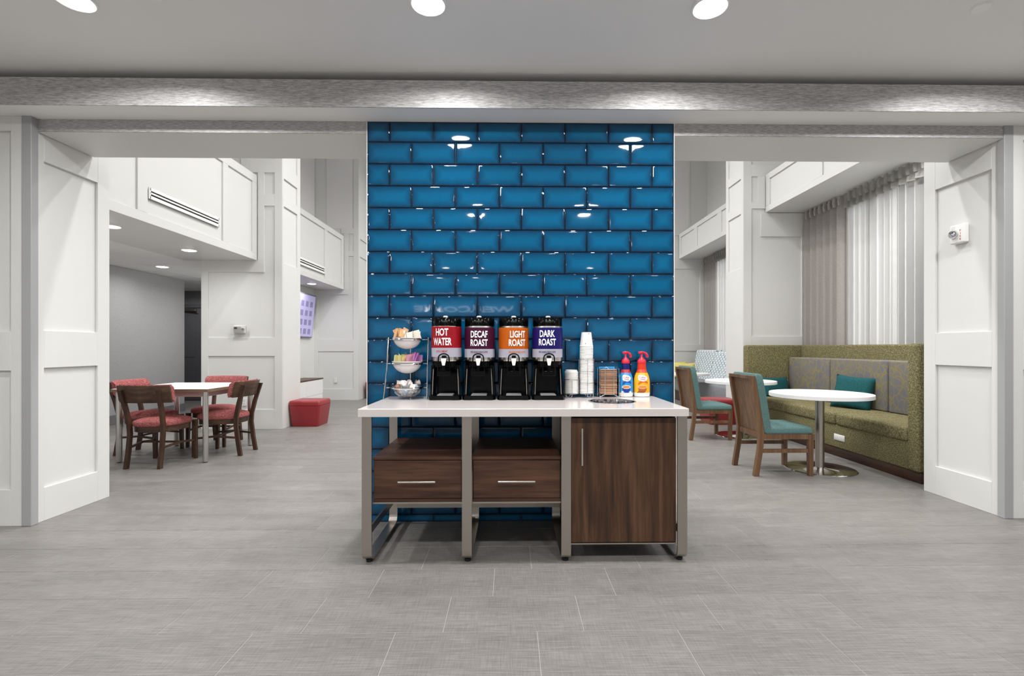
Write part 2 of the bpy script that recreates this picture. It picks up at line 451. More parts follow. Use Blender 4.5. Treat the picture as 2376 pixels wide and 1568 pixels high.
# left pier with stacked panels
Y1, Y2, YW = 7.5, 8.14, 11.6
pl = struct('wall_left_pier', B(-4.64, -3.455, Y1+.02, Y2, 0, 6.2), M['white'])
def fb(par, n, x0, x1, z0, z1, y=Y1): bd(par, n, x0, x1, y, y+.02, z0, z1)
fb(pl, 'stile', -4.64, -4.535, 0, 2.53); fb(pl, 'stile', -3.549, -3.435, 0, 6.2)
fb(pl, 'base_rail', -4.535, -3.549, 0, .296); fb(pl, 'rail', -4.535, -3.549, 1.096, 1.373)
fb(pl, 'rail', -4.535, -3.703, 2.354, 2.53); fb(pl, 'stile', -3.80, -3.703, 2.53, 3.85)
fb(pl, 'rail', -3.703, -3.549, 3.352, 3.526); fb(pl, 'rail', -3.947, -3.549, 3.85, 4.05); fb(pl, 'stile', -4.05, -3.947, 3.79, 6.2)
def sb(par, n, xf, y0, y1, z0, z1, s=1): bd(par, n, *sorted((xf, xf-s*.02)), y0, y1, z0, z1)
X1 = -3.435
sb(pl, 'stile', X1, Y1+.013, Y1+.06, 0, 6.2); sb(pl, 'stile', X1, Y2-.11, Y2, 0, 6.2)
a, b = Y1+.06, Y2-.11
sb(pl, 'rail', X1, a, b, 0, 2.50); sb(pl, 'rail', X1, a, b, 3.36, 3.50); sb(pl, 'rail', X1, a, b, 3.78, 3.98)
# left alcove 1: bulkhead over seating, back wall, corridor
bk = struct('wall_left_bulkhead', B(-4.9, -3.826, 4.13, Y1+.01, 2.53, 3.80), M['white'])
XB = -3.806
for n, y0, y1, z0, z1 in (('rail', 4.14, 7.49, 2.53, 2.63), ('stile', 5.12, 5.26, 2.63, 3.68), ('stile', 6.62, 6.74, 2.63, 3.68), ('stile', 7.37, 7.49, 2.63, 3.68), ('rail', 4.14, 7.49, 3.68, 3.80), ('stile', 4.14, 4.3, 2.63, 3.68)):
    sb(bk, n, XB, y0, y1, z0, z1)
ac = struct('ceiling_alcove', B(-5.22, -4.9, 4.13, 7.5, 2.53, 2.65), M['ceil'])
obj('ceiling_back', B(-8.3, -5.22, 4.13, 11.62, 2.545, 2.65), M['corr'], ac)
obj('ceiling_passage', B(-5.22, -4.64, 7.5, 11.62, 2.53, 2.65), M['ceil'], ac)
panelm = mesh('ceiling_panel', B(-.300, .300, -.300, .300, 0, .012, bev=.006), M['ceil'])
for i in range(5):
    for j in range(12):
        obj('ceiling_panel', panelm, None, ac, loc=(-5.525-.61*i, 4.6+.61*j, 2.533))
wg = struct('wall_left_alcove', B(-6.5, -6.34, 4.13, 9.73, 0, 2.53), M['wp_wall'])
struct('baseboard_left', B(-6.34, -6.325, 4.13, 9.735, 0, .146, bev=.003), M['corr'])
struct('wall_near_left', B(-6.5, -5.1, 4.0, 4.14, 0, 6.2), M['white'])
co = struct('wall_corridor', B(-8.3, -4.64, 11.62, 11.8, 0, 2.545), M['corr'])
struct('wall_corridor_left', B(-8.3, -8.15, 9.6, 11.62, 0, 2.545), M['corr'])
struct('wall_corridor_near', B(-8.3, -6.36, 9.6, 9.725, 0, 2.54), M['corr'])
struct('wall_left_lower', B(-4.76, -4.57, 8.1, 11.62, 0, 6.2), M['white'])
dr = struct('door_1', B(-7.72, -6.78, 11.57, 11.615, .01, 2.13, bev=.003), M['door'])
for x in (-7.62, -7.17):
    for z0, z1 in ((.2, .85), (1.0, 1.95)):
        obj('door_panel', B(x, x+.33, 11.562, 11.572, z0, z1, bev=.008), M['door'], dr)
for x0, x1, z0, z1 in ((-7.82, -7.73, 0, 2.22), (-6.77, -6.68, 0, 2.22), (-7.82, -6.68, 2.14, 2.22)):
    obj('door_frame', B(x0, x1, 11.55, 11.618, z0, z1, bev=.003), M['door'], dr)
cl = B(-7.55, -7.25, 11.50, 11.56, 2.06, 2.12, bev=.006); tube(cl, [(-7.5, 11.47, 2.1), (-7.2, 11.4, 2.1), (-7.62, 11.45, 2.13)], .012)
obj('door_closer', cl, M['steel'], dr)
struct('wall_left_upper', B(-5.05, -4.9, 4.13, Y1, 3.8, 6.2), M['white'])
lu = struct('wall_left_upper_end', B(-6.6, -4.63, Y1+.02, Y1+.2, 2.65, 6.2), M['white'])
fb(lu, 'rail', -4.9, -4.05, 4.3, 4.45)
# left alcove 2
b2 = struct('wall_left_bulkhead_far', B(-4.6, -3.908, Y2, YW, 2.57, 3.81), M['white'])
XB2 = -3.888
for n, y0, y1, z0, z1 in (('rail', 8.15, 11.59, 2.57, 2.67), ('stile', 10.42, 10.57, 2.67, 3.70), ('stile', 11.45, 11.59, 2.67, 3.70), ('rail', 8.15, 11.59, 3.70, 3.81), ('stile', 8.15, 8.25, 2.67, 3.70)):
    sb(b2, n, XB2, y0, y1, z0, z1)
wb = struct('wall_left_far', B(-4.65, -3.569, YW+.02, 14.5, 0, 6.2), M['white'])
def fw(n, x0, x1, z0, z1, m=None): bd(wb, n, x0, x1, YW, YW+.02, z0, z1, m)
fw('stile', -4.57, -4.486, 0, 2.57); fw('stile', -3.669, -3.549, 0, 6.2)
fw('base_rail', -4.486, -3.669, 0, .263); fw('rail', -4.486, -3.669, 1.135, 1.415); fw('rail', -4.486, -3.78, 2.458, 2.57)
fw('stile', -3.888, -3.78, 2.57, 3.87); fw('rail', -3.78, -3.669, 3.35, 3.47); fw('rail', -3.96, -3.669, 3.87, 4.0); fw('stile', -4.30, -4.27, 3.81, 6.2)
obj('upper_panel', B(-4.27, -3.69, YW+.008, YW+.02, 3.99, 6.2), M['upper'], wb)
for n, y0, y1, z0, z1 in (('stile', 11.613, 11.72, 0, 6.2), ('stile', 12.4, 12.55, 0, 6.2), ('rail', 11.72, 12.4, 0, 2.5), ('rail', 11.72, 12.4, 3.36, 3.5), ('rail', 11.72, 12.4, 3.78, 3.98)):
    sb(wb, n, -3.549, y0, y1, z0, z1)
obj('upper_wallcovering', B(-4.57, -4.562, Y2, YW, 3.81, 6.2), M['upper'], wb)
art = tag(obj('wall_art', B(-4.56, -4.535, 8.6, 10.62, 4.89, 5.7, bev=.004), mat('royal_blue_panel', '#2f63b4', .5)), 'royal blue wall panel high up beyond the left white pier', 'wall art')

# ------------------------------------------------------------------ right side
RY1, RY2, RYW, XW = 7.78, 8.42, 11.9, 4.66
pr = struct('wall_right_pier', B(3.69, 4.9, RY1+.02, RY2, 0, 6.2), M['white'])
fr_ = lambda n, x0, x1, z0, z1: bd(pr, n, x0, x1, RY1, RY1+.02, z0, z1)
fr_('stile', 3.67, 3.80, 0, 6.2); fr_('stile', 4.60, 4.8, 0, 3.35); fr_('rail', 3.80, 4.60, 1.14, 1.40); fr_('rail', 3.95, 4.60, 2.98, 3.35)
fr_('stile', 3.90, 4.02, 3.42, 3.93); fr_('rail', 3.80, 3.90, 3.42, 3.52); fr_('rail', 3.80, 4.6, 3.93, 4.12); fr_('base_rail', 3.8, 4.6, 0, .25)
XR1 = 3.67
for n, y0, y1, z0, z1 in (('stile', RY1+.013, RY1+.09, 0, 6.2), ('stile', RY2-.09, RY2, 0, 6.2), ('rail', RY1+.09, RY2-.09, 0, 2.49), ('rail', RY1+.09, RY2-.09, 3.36, 3.50), ('rail', RY1+.09, RY2-.09, 3.92, 4.06)):
    sb(pr, n, XR1, y0, y1, z0, z1, -1)
def bulk(name, xf, y0, y1, z0, z1, stiles):
    o = struct(name, B(xf+.02, 4.9, y0, y1, z0, z1), M['white'])
    sb(o, 'rail', xf, y0+.005, y1-.005, z0, z0+.09, -1); sb(o, 'rail', xf, y0+.005, y1-.005, z1-.09, z1, -1)
    for a_, b_ in stiles: sb(o, 'stile', xf, a_, b_, z0+.09, z1-.09, -1)
    return o
bulk('wall_right_bulkhead', 4.02, 4.2, RY1, 3.36, 3.95, ((7.66, 7.77), (6.35, 6.6), (5.0, 5.2)))
bulk('wall_right_bulkhead_far', 4.05, RY2, RYW, 3.36, 3.95, ((11.78, 11.89), (10.75, 10.95), (9.5, 9.7), (8.43, 8.6)))
rb = struct('wall_right_far', B(3.62, 4.9, RYW+.02, 14.5, 0, 6.2), M['white'])
for n, x0, x1, z0, z1 in (('stile', 3.62, 3.84, 0, 6.2), ('stile', 4.56, 4.66, 0, 3.36), ('rail', 3.84, 4.56, 1.14, 1.3), ('rail', 3.84, 4.56, 3.12, 3.36), ('rail', 3.84, 4.3, 3.93, 4.1), ('stile', 4.25, 4.32, 3.95, 6.2)):
    bd(rb, n, x0, x1, RYW, RYW+.02, z0, z1)
obj('upper_panel', B(3.84, 4.25, RYW+.008, RYW+.02, 4.1, 6.2), M['upper'], rb)
# window walls with openings
def winwall(name, y0, y1, o0, o1, z0, z1):
    bm = B(4.74, 4.9, y0, o0, 0, 6.2); box(bm, 4.74, 4.9, o1, y1, 0, 6.2); box(bm, 4.74, 4.9, o0, o1, 0, z0); box(bm, 4.74, 4.9, o0, o1, z1, 6.2)
    return struct(name, bm, M['white'])
frame_m = mat('window_frame_grey', '#8c8b8a', .4)
def window(name, o0, o1, z0, z1, mull):
    bm = bmesh.new()
    for a_, b_, c_, d_ in ((o0, o0+.06, z0, z1), (o1-.06, o1, z0, z1), (o0, o1, z0, z0+.06), (o0, o1, z1-.06, z1)): box(bm, 4.78, 4.86, a_, b_, c_, d_, bev=.004)
    wi = struct(name, bm, frame_m)
    ys = [o0]+mull+[o1]
    for m_ in mull: obj('mullion', B(4.775, 4.865, m_-.035, m_+.035, z0+.05, z1-.05, bev=.004), frame_m, wi)
    for a_, b_ in zip(ys, ys[1:]): obj('pane', B(4.817, 4.823, a_+.03, b_-.03, z0+.05, z1-.05), M['pane'], wi)
winwall('wall_window', 4.2, RY1+.02, 4.75, 7.35, .95, 3.25); window('window_1', 4.75, 7.35, .95, 3.25, [5.62, 6.48])
winwall('wall_window_far', RY2, RYW+.02, 8.9, 11.4, .95, 3.25); window('window_2', 8.9, 11.4, .95, 3.25, [9.7, 10.6])
# outside: ground and trees
gr = struct('ground', B(4.95, 60, -20, 50, -.5, -.15), mat('concrete_ground', '#c4c2be', .9))
leafm = mat('tree_leaf', '#5d6a55', .8); barkm = mat('tree_bark', '#5a524b', .9)
def tree(x, y, h, r, label):
    t = thing('tree', label, 'tree', (x, y, -.15), 0, None)
    bm = bmesh.new(); tube(bm, [(0, 0, 0), (.1, 0, h*.35), (0, .1, h*.7), (.1, 0, h)], .09, 6); obj('trunk', bm, barkm, t)
    bm = bmesh.new()
    for i in range(14):
        a_ = random.uniform(0, 2*PI); z = random.uniform(h*.35, h*.95); L = r*random.uniform(.5, 1)
        tube(bm, [(0, 0, z-.4), (L*.5*math.cos(a_), L*.5*math.sin(a_), z), (L*math.cos(a_), L*math.sin(a_), z+.3)], .025, 4)
    obj('branches', bm, barkm, t)
    bm = bmesh.new()
    for i in range(1100):
        a_ = random.uniform(0, 2*PI); q = r*math.sqrt(random.random()); z = random.uniform(h*.3, h*1.08); q *= 1-.5*abs(z/h-.65)
        c = Vector((q*math.cos(a_), q*math.sin(a_), z)); d = Vector((random.gauss(0, 1), random.gauss(0, 1), random.gauss(0, 1))).normalized()*.16; e = d.orthogonal().normalized()*.09
        bm.faces.new([bm.verts.new(c+d), bm.verts.new(c+e), bm.verts.new(c-d), bm.verts.new(c-e)])
    o = obj('leaves', bm, leafm, t); o['kind'] = 'stuff'
tree(10.5, 12.2, 3.9, 1.5, 'young leafy tree outside the large window, behind the thin sheers')
tree(14.0, 15.0, 5.0, 1.5, 'taller leafy tree outside behind the gathered sheer beside the drape')
hb = bmesh.new()
for i in range(40):
    bmesh.ops.create_icosphere(hb, subdivisions=1, radius=.5, matrix=Matrix.Translation((26+random.uniform(-.5, .5), 18+i*.7, .3+random.uniform(-.1, .5))))
tag(obj('hedge', hb, leafm), 'low hedge far outside the large window', 'hedge')

# curtains
def pleated(name, y0, y1, z0, z1, amp, per, m, label, x=XW, jitter=0., head=None, grp=None):
    n = int((y1-y0)/per*8); bm = bmesh.new(); rows = []
    zs = [z1, z1-.03, z1-.12, z1-.2, (z0+z1)/2, z0]
    ph = [0]
    for i in range(n): ph.append(ph[-1]+2*PI/8*(1+random.uniform(-jitter, jitter)))
    for z in zs:
        k = 1 if z < z1-.15 else .75
        rows.append([bm.verts.new((x+amp*k*math.sin(ph[i]), y0+(y1-y0)*i/n+amp*.25*math.sin(2*ph[i]), z)) for i in range(n+1)])
    loft(bm, rows)
    o = obj(name, bm, m, None, 60); tag(o, label, 'curtain', grp)
    if head:
        hb_ = bmesh.new(); nn = int((y1-y0)/.11)
        for i in range(nn):
            y = y0+.05+i*.11
            post(hb_, [(x-amp-.004, y, z1-.13), (x-amp-.014, y, z1-.07), (x-amp-.004, y, z1)], .022, .03)
        obj('pinch_pleat', hb_, m, o)['kind'] = 'stuff'
    return o
pleated('drape', 6.82, 7.74, 1.2, 3.345, .062, .155, M['drape'], 'opaque grey pleated drape gathered beside the right white pier', head=1)
pleated('sheer_curtain', 6.02, 6.86, 1.2, 3.33, .03, .10, M['sheer2'], 'gathered dense sheer curtain beside the grey drape above the booth', jitter=.5, x=XW+.078)
pleated('sheer_curtain', 4.5, 6.0, 1.2, 3.33, .028, .13, M['sheer'], 'thin sheer curtain over the window nearest the fire strobe', jitter=.6, x=XW+.02)
val = pleated('curtain_heading', 4.5, 6.79, 3.16, 3.345, .03, .12, M['heading'], 'grey pleated heading band along the top of the sheer curtains', x=XW-.05, head=1)
pleated('drape', 11.15, 11.86, .8, 3.345, .062, .155, M['drape'], 'opaque grey pleated drape in the far alcove above patterned sofa', head=1)
pleated('sheer_curtain', 8.5, 11.2, .8, 3.33, .03, .12, M['sheer2'], 'white sheer curtain in the far right alcove above patterned sofa', jitter=.4)
pleated('curtain_heading', 8.5, 11.18, 3.16, 3.345, .03, .12, M['heading'], 'grey pleated heading band of the far right alcove sheer', x=XW-.07, head=1)

# ------------------------------------------------------------------ recessed lamps, some of them unseen and added for fill
ring_me = None
def lamp(x, y, z, wat, label, grp, r=.085, spread=165):
    t = thing('recessed_light', label, 'light', (x, y, z), 0, grp)
    bm = bmesh.new(); lathe(bm, [(r+.012, 0), (r+.012, -.006), (r+.004, -.010), (r-.002, -.008), (r-.002, 0)], 28, cap=False); obj('trim_ring', bm, M['rim'], t, 40)
    bm = bmesh.new(); lathe(bm, [(r-.003, -.001), (r-.004, -.006), (r*.8, -.013), (r*.45, -.018), (.002, -.02)], 28); obj('lens', bm, M['lampglow'], t)
    li = bpy.data.lights.new('lamp', 'AREA'); li.shape = 'DISK'; li.size = 2*r; li.energy = wat; li.spread = math.radians(spread); li.color = (1, .99, .975)
    lo = bpy.data.objects.new('lamp', li); C.objects.link(lo); lo.parent = t; lo.location = (0, 0, -.024)
for x, l in ((-2.29, 'recessed ceiling light at the upper left of the hall'), (-.44, 'recessed ceiling light above the left part of tiled column'), (1.066, 'recessed ceiling light above the right part of tiled column'), (3.1, 'recessed ceiling light just beyond the right picture edge')):
    lamp(x, 2.64, CH, HALL_W, l, None)
for y, xs in ((.33, (-4, -2.35, -.48, .99, 2.7, 4.4)), (-4.8, (-4, -1.6, -.8, 1.9, 4.4))):
    for x in xs:
        lamp(x, y, CH, HALL_W, 'recessed ceiling light behind the camera in the front hall', 'hall ceiling lights behind the camera')
lamp(-4.30, 5.40, 2.53, ALCOVE_W, 'recessed light in left alcove soffit nearest the white jamb', None)
lamp(-4.31, 6.71, 2.53, ALCOVE_W, 'recessed light in left alcove soffit above the red chairs, nearer the pier', None)
lamp(-5.63, 8.10, 2.533, ALCOVE_W, 'recessed light in the panelled ceiling deep in the left alcove', None)
for x, y in ((-5.63, 5.5), (-5.0, 9.2), (-7.1, 10.7)):  # added out of view to brighten the grey wall and corridor
    lamp(x, y, 2.533 if x < -5.2 else 2.53, ALCOVE_W*(1.3 if x < -7 else 2), 'added unseen light brightening the left alcove and corridor', 'added left alcove fill lights')
for y in (4.75, 5.25):  # added behind the header to brighten the booth and right pier
    lamp(4.2, y, 3.36, 15, 'added unseen light in the right soffit, brightening booth and pier', 'added right alcove fill lights')
lamp(-4.19, 10.5, 2.57, ALCOVE_W, 'recessed light in the far left alcove above the screen', None)
for x in (-1.3, 0, 1.3):  # added out of view as general fill for the atrium
    for y in (5.0, 6.5, 8.6, 11.6):
        lamp(x, y, 6.2, ATRIUM_W, 'added unseen light filling the atrium from its high ceiling', 'added atrium fill lights', r=.16, spread=145)
for (x, y, l) in ((-1.86, 2.6, 'white sprinkler cover plate on ceiling near the left recessed light'), (2.52, 2.62, 'white sprinkler cover plate on ceiling near the right picture edge')):
    bm = bmesh.new(); lathe(bm, [(.045, 0), (.045, -.006), (.04, -.01)], 24)
    tag(obj('sprinkler_cover', bm, M['rim'], loc=(x, y, CH)), l, 'sprinkler')
bm = bmesh.new(); lathe(bm, [(.05, 0), (.05, -.012), (.04, -.02)], 20)
tag(obj('smoke_detector', bm, M['upper'], loc=(-5.85, 7.25, 2.533)), 'small round detector on the left alcove ceiling', 'detector')
# sign on the rear wall that the glazed tiles mirror
bm = bmesh.new(); text(bm, 'WELCOME', lambda u, z: (-u, 0, z), 2.75, .29)
ex = bmesh.ops.extrude_face_region(bm, geom=bm.faces[:]); bmesh.ops.translate(bm, vec=(0, .03, 0), verts=[v for v in ex['geom'] if isinstance(v, bmesh.types.BMVert)])
tag(obj('welcome_sign', bm, mat('lit_letters', '#ffffff', .4, emit=3), loc=(-1.25, -6.598, 2.22)), 'illuminated welcome lettering on the rear wall mirrored in blue tiles', 'sign')

# ------------------------------------------------------------------ coffee counter
TT = .883
cs = thing('coffee_counter', 'white topped walnut and steel coffee counter against the blue tiled column', 'counter', (.074, 3.11, 0))
def W2L(x): return x-.074
tx0, tx1, ty0, ty1 = W2L(-.853), W2L(1.0), 2.775-3.11, 3.49-3.11
hx, hy_, hr = W2L(.64), 3.135-3.11, .142
def counter_top():
    bm = bmesh.new(); n = 40
    for z in (TT, TT-.045):
        o = [bm.verts.new((x, y, z)) for x, y in ((tx0, ty0), (tx1, ty0), (tx1, ty1), (tx0, ty1))]
        c = [bm.verts.new((hx+hr*math.cos(2*PI*i/n), hy_+hr*math.sin(2*PI*i/n), z)) for i in range(n)]
        es = [bm.edges.new((o[i], o[(i+1) % 4])) for i in range(4)]+[bm.edges.new((c[i], c[(i+1) % n])) for i in range(n)]
        bmesh.ops.triangle_fill(bm, edges=es, use_beauty=True)
        if z == TT: to, tc = o, c
    loft(bm, [to, o], True); loft(bm, [tc, c], True)
    ee = [e for e in bm.edges if e.verts[0] in to and e.verts[1] in to and len(e.link_faces) == 2]
    bmesh.ops.bevel(bm, geom=ee, offset=.004, segments=2, affect='EDGES', profile=.5)
    return bm
obj('countertop', counter_top(), M['quartz'], cs)
bm = bmesh.new(); lathe(bm, [(.150, .0005), (.150, .003), (.144, .004), (.139, .002), (.137, -.03), (.137, -.16)], 40, (hx, hy_, TT), cap=False); obj('waste_chute', bm, M['chrome'], cs, 40)
def flat_frame(xc):
    """bent flat bar: front leg, floor runner and rear leg in one loop"""
    wd, th, R = .055, .012, .055; y0, y1 = 2.81-3.11, 3.445-3.11; zt = TT-.046; zb = .022
    pts = [(0, y0, zt), (0, y0, zb+R)]
    for i in range(1, 7): a_ = PI/2*i/6; pts.append((0, y0+R-R*math.cos(a_), zb+R-R*math.sin(a_)))
    pts.append((0, y1-R, zb))
    for i in range(1, 7): a_ = PI/2*i/6; pts.append((0, y1-R+R*math.sin(a_), zb+R-R*math.cos(a_)))
    pts.append((0, y1, zt))
    bm = sweep(bmesh.new(), [(xc, p[1], p[2]) for p in pts], [(-wd/2, -th/2), (wd/2, -th/2), (wd/2, th/2), (-wd/2, th/2)], up=(1, 0, 0))
    return bm
legs = [W2L(x) for x in (-.813, -.250, .312, .974)]
footm = M['blackm']
for x in legs:
    f = obj('leg_frame', flat_frame(x), M['steel'], cs, 30)
    for y in (2.86-3.11, 3.40-3.11):
        bm = bmesh.new(); lathe(bm, [(.018, 0), (.02, .017)], 12, (x, y, 0)); obj('foot_pad', bm, footm, f)
bm = B(legs[0]+.0275, legs[3]-.0275, 3.425-3.11, 3.44-3.11, .122, .152)
obj('rear_rail', bm, M['steel'], cs)
for x in (legs[0], legs[3]):
    obj('side_rail', B(x-.006, x+.006, 2.82-3.11, 3.44-3.11, .15, .195), M['steel'], cs)
def drawer_unit(x0, x1):
    yf, yb = 2.826-3.11, 3.44-3.11
    bm = B(x0, x1, yf+.004, yb, .585, .603, bev=.001); box(bm, x0, x1, yf+.004, yb, .347, .365, bev=.001)
    box(bm, x0, x0+.006, yf+.02, yb, .365, .585); box(bm, x1-.006, x1, yf+.02, yb, .365, .585); box(bm, x0, x1, yb-.012, yb, .365, .585)
    u = obj('drawer_unit', bm, M['walnut_h'], cs)
    obj('drawer_front', B(x0+.006, x1-.004, yf, yf+.018, .368, .582, bev=.0015), M['walnut_h'], u)
    obj('bottom_rail', B(x0, x1, yf+.0, yf+.012, .338, .347), M['steel'], u)
    xc = (x0+x1)/2; bm = bmesh.new(); tube(bm, [(xc-.105, yf-.03, .468), (xc+.105, yf-.03, .468)], .006, 10)
    for s in (-.066, .066): tube(bm, [(xc+s, yf, .468), (xc+s, yf-.03, .468)], .0045, 8)
    obj('handle', bm, M['satin'], u, 40)
drawer_unit(legs[0]+.0285, legs[1]-.0285); drawer_unit(legs[1]+.0285, legs[2]-.0285)
x0, x1 = legs[2]+.0285, legs[3]-.0285; yf, yb = 2.826-3.11, 3.44-3.11
bm = B(x0, x0+.016, yf+.02, yb, .108, .83); box(bm, x1-.016, x1, yf+.02, yb, .108, .83); box(bm, x0+.016, x1-.016, yf+.02, yb, .108, .124); box(bm, x0+.016, x1-.016, yb-.016, yb, .124, .83)
cab = obj('cabinet', bm, M['walnut_v'], cs)
obj('door', B(x0+.003, x1-.001, yf, yf+.018, .112, .822, bev=.0015), M['walnut_v'], cab)
obj('bottom_rail', B(x0, x1, yf, yf+.012, .1, .108), M['steel'], cab)
bm = bmesh.new(); xh = W2L(.402); tube(bm, [(xh, yf-.03, .558), (xh, yf-.03, .767)], .006, 10)
for z in (.60, .725): tube(bm, [(xh, yf, z), (xh, yf-.03, z)], .0045, 8)
obj('handle', bm, M['satin'], cab, 40)

# ------------------------------------------------------------------ coffee dispensers
def dispenser(x, label, colr, lines, tshift, small, smallcol, lift=0., bx=0.):
    t = thing('coffee_dispenser', label, 'coffee dispenser', (x, 3.335, TT+.0008))
    R = .101
    # base tray
    poly = [(-.108, -.085), (-.095, -.115), (-.055, -.118), (-.045, -.112), (.045, -.112), (.055, -.118), (.095, -.115), (.108, -.085), (.1, .1), (-.1, .1)]
    bm = prism(bmesh.new(), poly, 0, .022); r2 = [(px_*.95, py_*.95) for px_, py_ in poly]; prism(bm, r2, .022, .028)
    base = obj('base', bm, M['black'], t)
    bm = B(-.05, .05, -.10, .03, .028, .031)
    for i in range(9): box(bm, -.048, .048, -.098+.014*i, -.092+.014*i, .031, .0345)
    obj('drip_tray', bm, mat('tray_grey', '#8d8d90', .45) if 'tray' not in M else M['tray'], base)
    # stand: two side legs and back plate
    for s in (-1, 1):
        bm = bmesh.new(); post(bm, [(s*.091, .01, .022), (s*.087, .01, .13), (s*.082, .005, .225)], .02, .14); obj('stand_leg', bm, M['black'], t)
        bm = bmesh.new(); tube(bm, [(s*.0865, -.062, .032), (s*.083, -.062, .13), (s*.079, -.066, .2)], .0022, 6); obj('leg_trim', bm, M['satin'], t)
    bm = B(-.075, .075, .06, .085, .022, .24)
    for i in range(-3, 4): box(bm, i*.02-.0015, i*.02+.0015, .056, .06, .03, .2)
    obj('back_plate', bm, M['black'], t)
    bm = bmesh.new(); lathe(bm, [(.082, .205), (.094, .212), (.096, .25), (.098, .285)], 40); obj('collar', bm, M['black'], t, 40)
    bm = bmesh.new(); lathe(bm, [(.0955, .25), (.0985, .26), (.0985, .48), (.096, .49)], 48); body = obj('body', bm, M['satin'], t, 40)
    # label
    z0, z1, zt = .276+lift*.4, .331+lift, .471+lift
    def wrap(za, zb, m, nm, par):
        bm = bmesh.new(); n = 40
        rows = [[bm.verts.new((R*math.sin(a_), -R*math.cos(a_), z)) for a_ in [(-2.2+4.4*i/n) for i in range(n+1)]] for z in (za, zb)]
        loft(bm, rows); bmesh.ops.solidify(bm, geom=bm.faces[:], thickness=.0012)
        return obj(nm, bm, m, par, 40)
    lm = mat('label_ink', colr, .32)
    lab = wrap(z1, zt, lm, 'label_wrap', t); st = wrap(z0, z1, M['strip_w'], 'label_strip', t)
    fn = cylmap(R+.0014)
    bm = bmesh.new()
    for s, wd, ht, u, z in lines: text(bm, s, fn, wd, ht, u, z)
    obj('lettering', bm, M['ink_w'], lab)
    bm = bmesh.new(); text(bm, small, fn, .118 if len(small) > 15 else .078, .0125, tshift, .312+lift*.6)
    obj('small_lettering', bm, mat('label_small_ink', smallcol, .5), st)
    # lid
    bm = bmesh.new(); lathe(bm, [(.094, .479), (.0995, .483), (.0995, .528), (.096, .534), (.090, .538), (.0, .538)], 40, cap=False)
    for i in range(-5, 6):
        a_ = i*.27; c = (.095*math.sin(a_), -.095*math.cos(a_)); box(bm, c[0]-.006, c[0]+.006, c[1]-.005, c[1]+.003, .531, .5385)
    lid = obj('lid', bm, M['black'], t, 40)
    bm = bmesh.new(); lathe(bm, [(.016, .538), (.016, .545), (.011, .549), (0, .549)], 16, (0, -.06, 0), cap=False); obj('knob', bm, M['plastic_w'], lid, 40)
    gf = cylmap(.0999); bm = bmesh.new(); patch(bm, gf, [(-.02, -.006), (0, -.006), (.02, -.006), (.02, 0), (.02, .006), (0, .006), (-.02, .006), (-.02, 0)], 0, .511); obj('gauge', bm, mat('gauge_dark_glass', '#26322c', .1), lid)
    # faucet with guard loop and paddle
    bm = B(-.014, .014, -.15, -.09, .225, .29, bev=.005, seg=2); lathe(bm, [(.010, .19), (.012, .225)], 14, (0, -.135, 0))
    fa = obj('faucet', bm, M['black'], t, 40)
    bm = bmesh.new(); pts = [(-.043, -.13, .158), (-.036, -.142, .24), (-.034, -.148, .275)]
    for i in range(1, 8): a_ = PI-PI*i/8; pts.append((.034*math.cos(a_), -.148, .275+.026*math.sin(a_)))
    pts += [(.034, -.148, .275), (.036, -.142, .24), (.043, -.13, .158)]
    tube(bm, pts, .0042, 8); box(bm, -.044, .044, -.135, -.12, .156, .19, bev=.003); obj('guard_loop', bm, M['black'], fa, 40)
    bm = bmesh.new(); rows = [[bm.verts.new((sx*a_, y, z)) for sx, y in ((-1, -.162), (1, -.162), (1, -.15), (-1, -.15))] for a_, z in ((.008, .226), (.017, .268), (.018, .272))]
    loft(bm, rows, True); bm.faces.new(rows[0][::-1]); bm.faces.new(rows[-1]); obj('paddle', bm, M['plastic_w'], fa)
    return t
M['tray'] = mat('drip_tray_grey', '#8d8d90', .45)
dispenser(-.432, 'black dispenser with red HOT WATER label, leftmost of four on counter', '#c41f2e', [('HOT', .087, .049, -.02, .442), ('WATER', .132, .049, -.02, .380)], -.02, 'SIP IN COMFORT', '#c41f2e', .008)
dispenser(-.211, 'black dispenser with plum DECAF ROAST label, on the counter', '#5a1842', [('DECAF', .115, .045, .002, .428), ('ROAST', .118, .045, .002, .373)], .002, '100% ARABICA BEAN COFFEE', '#5a1842')
dispenser(.017, 'black dispenser with orange LIGHT ROAST label, on the counter', '#ea7a1c', [('LIGHT', .108, .045, .029, .428), ('ROAST', .118, .045, .026, .373)], .024, '100% ARABICA BEAN COFFEE', '#d9702a')
dispenser(.244, 'black dispenser with indigo DARK ROAST label, rightmost of four on counter', '#2a1d84', [('DARK', .103, .045, -.008, .432), ('ROAST', .118, .045, -.008, .377)], -.008, '100% ARABICA BEAN COFFEE', '#2a1d60')

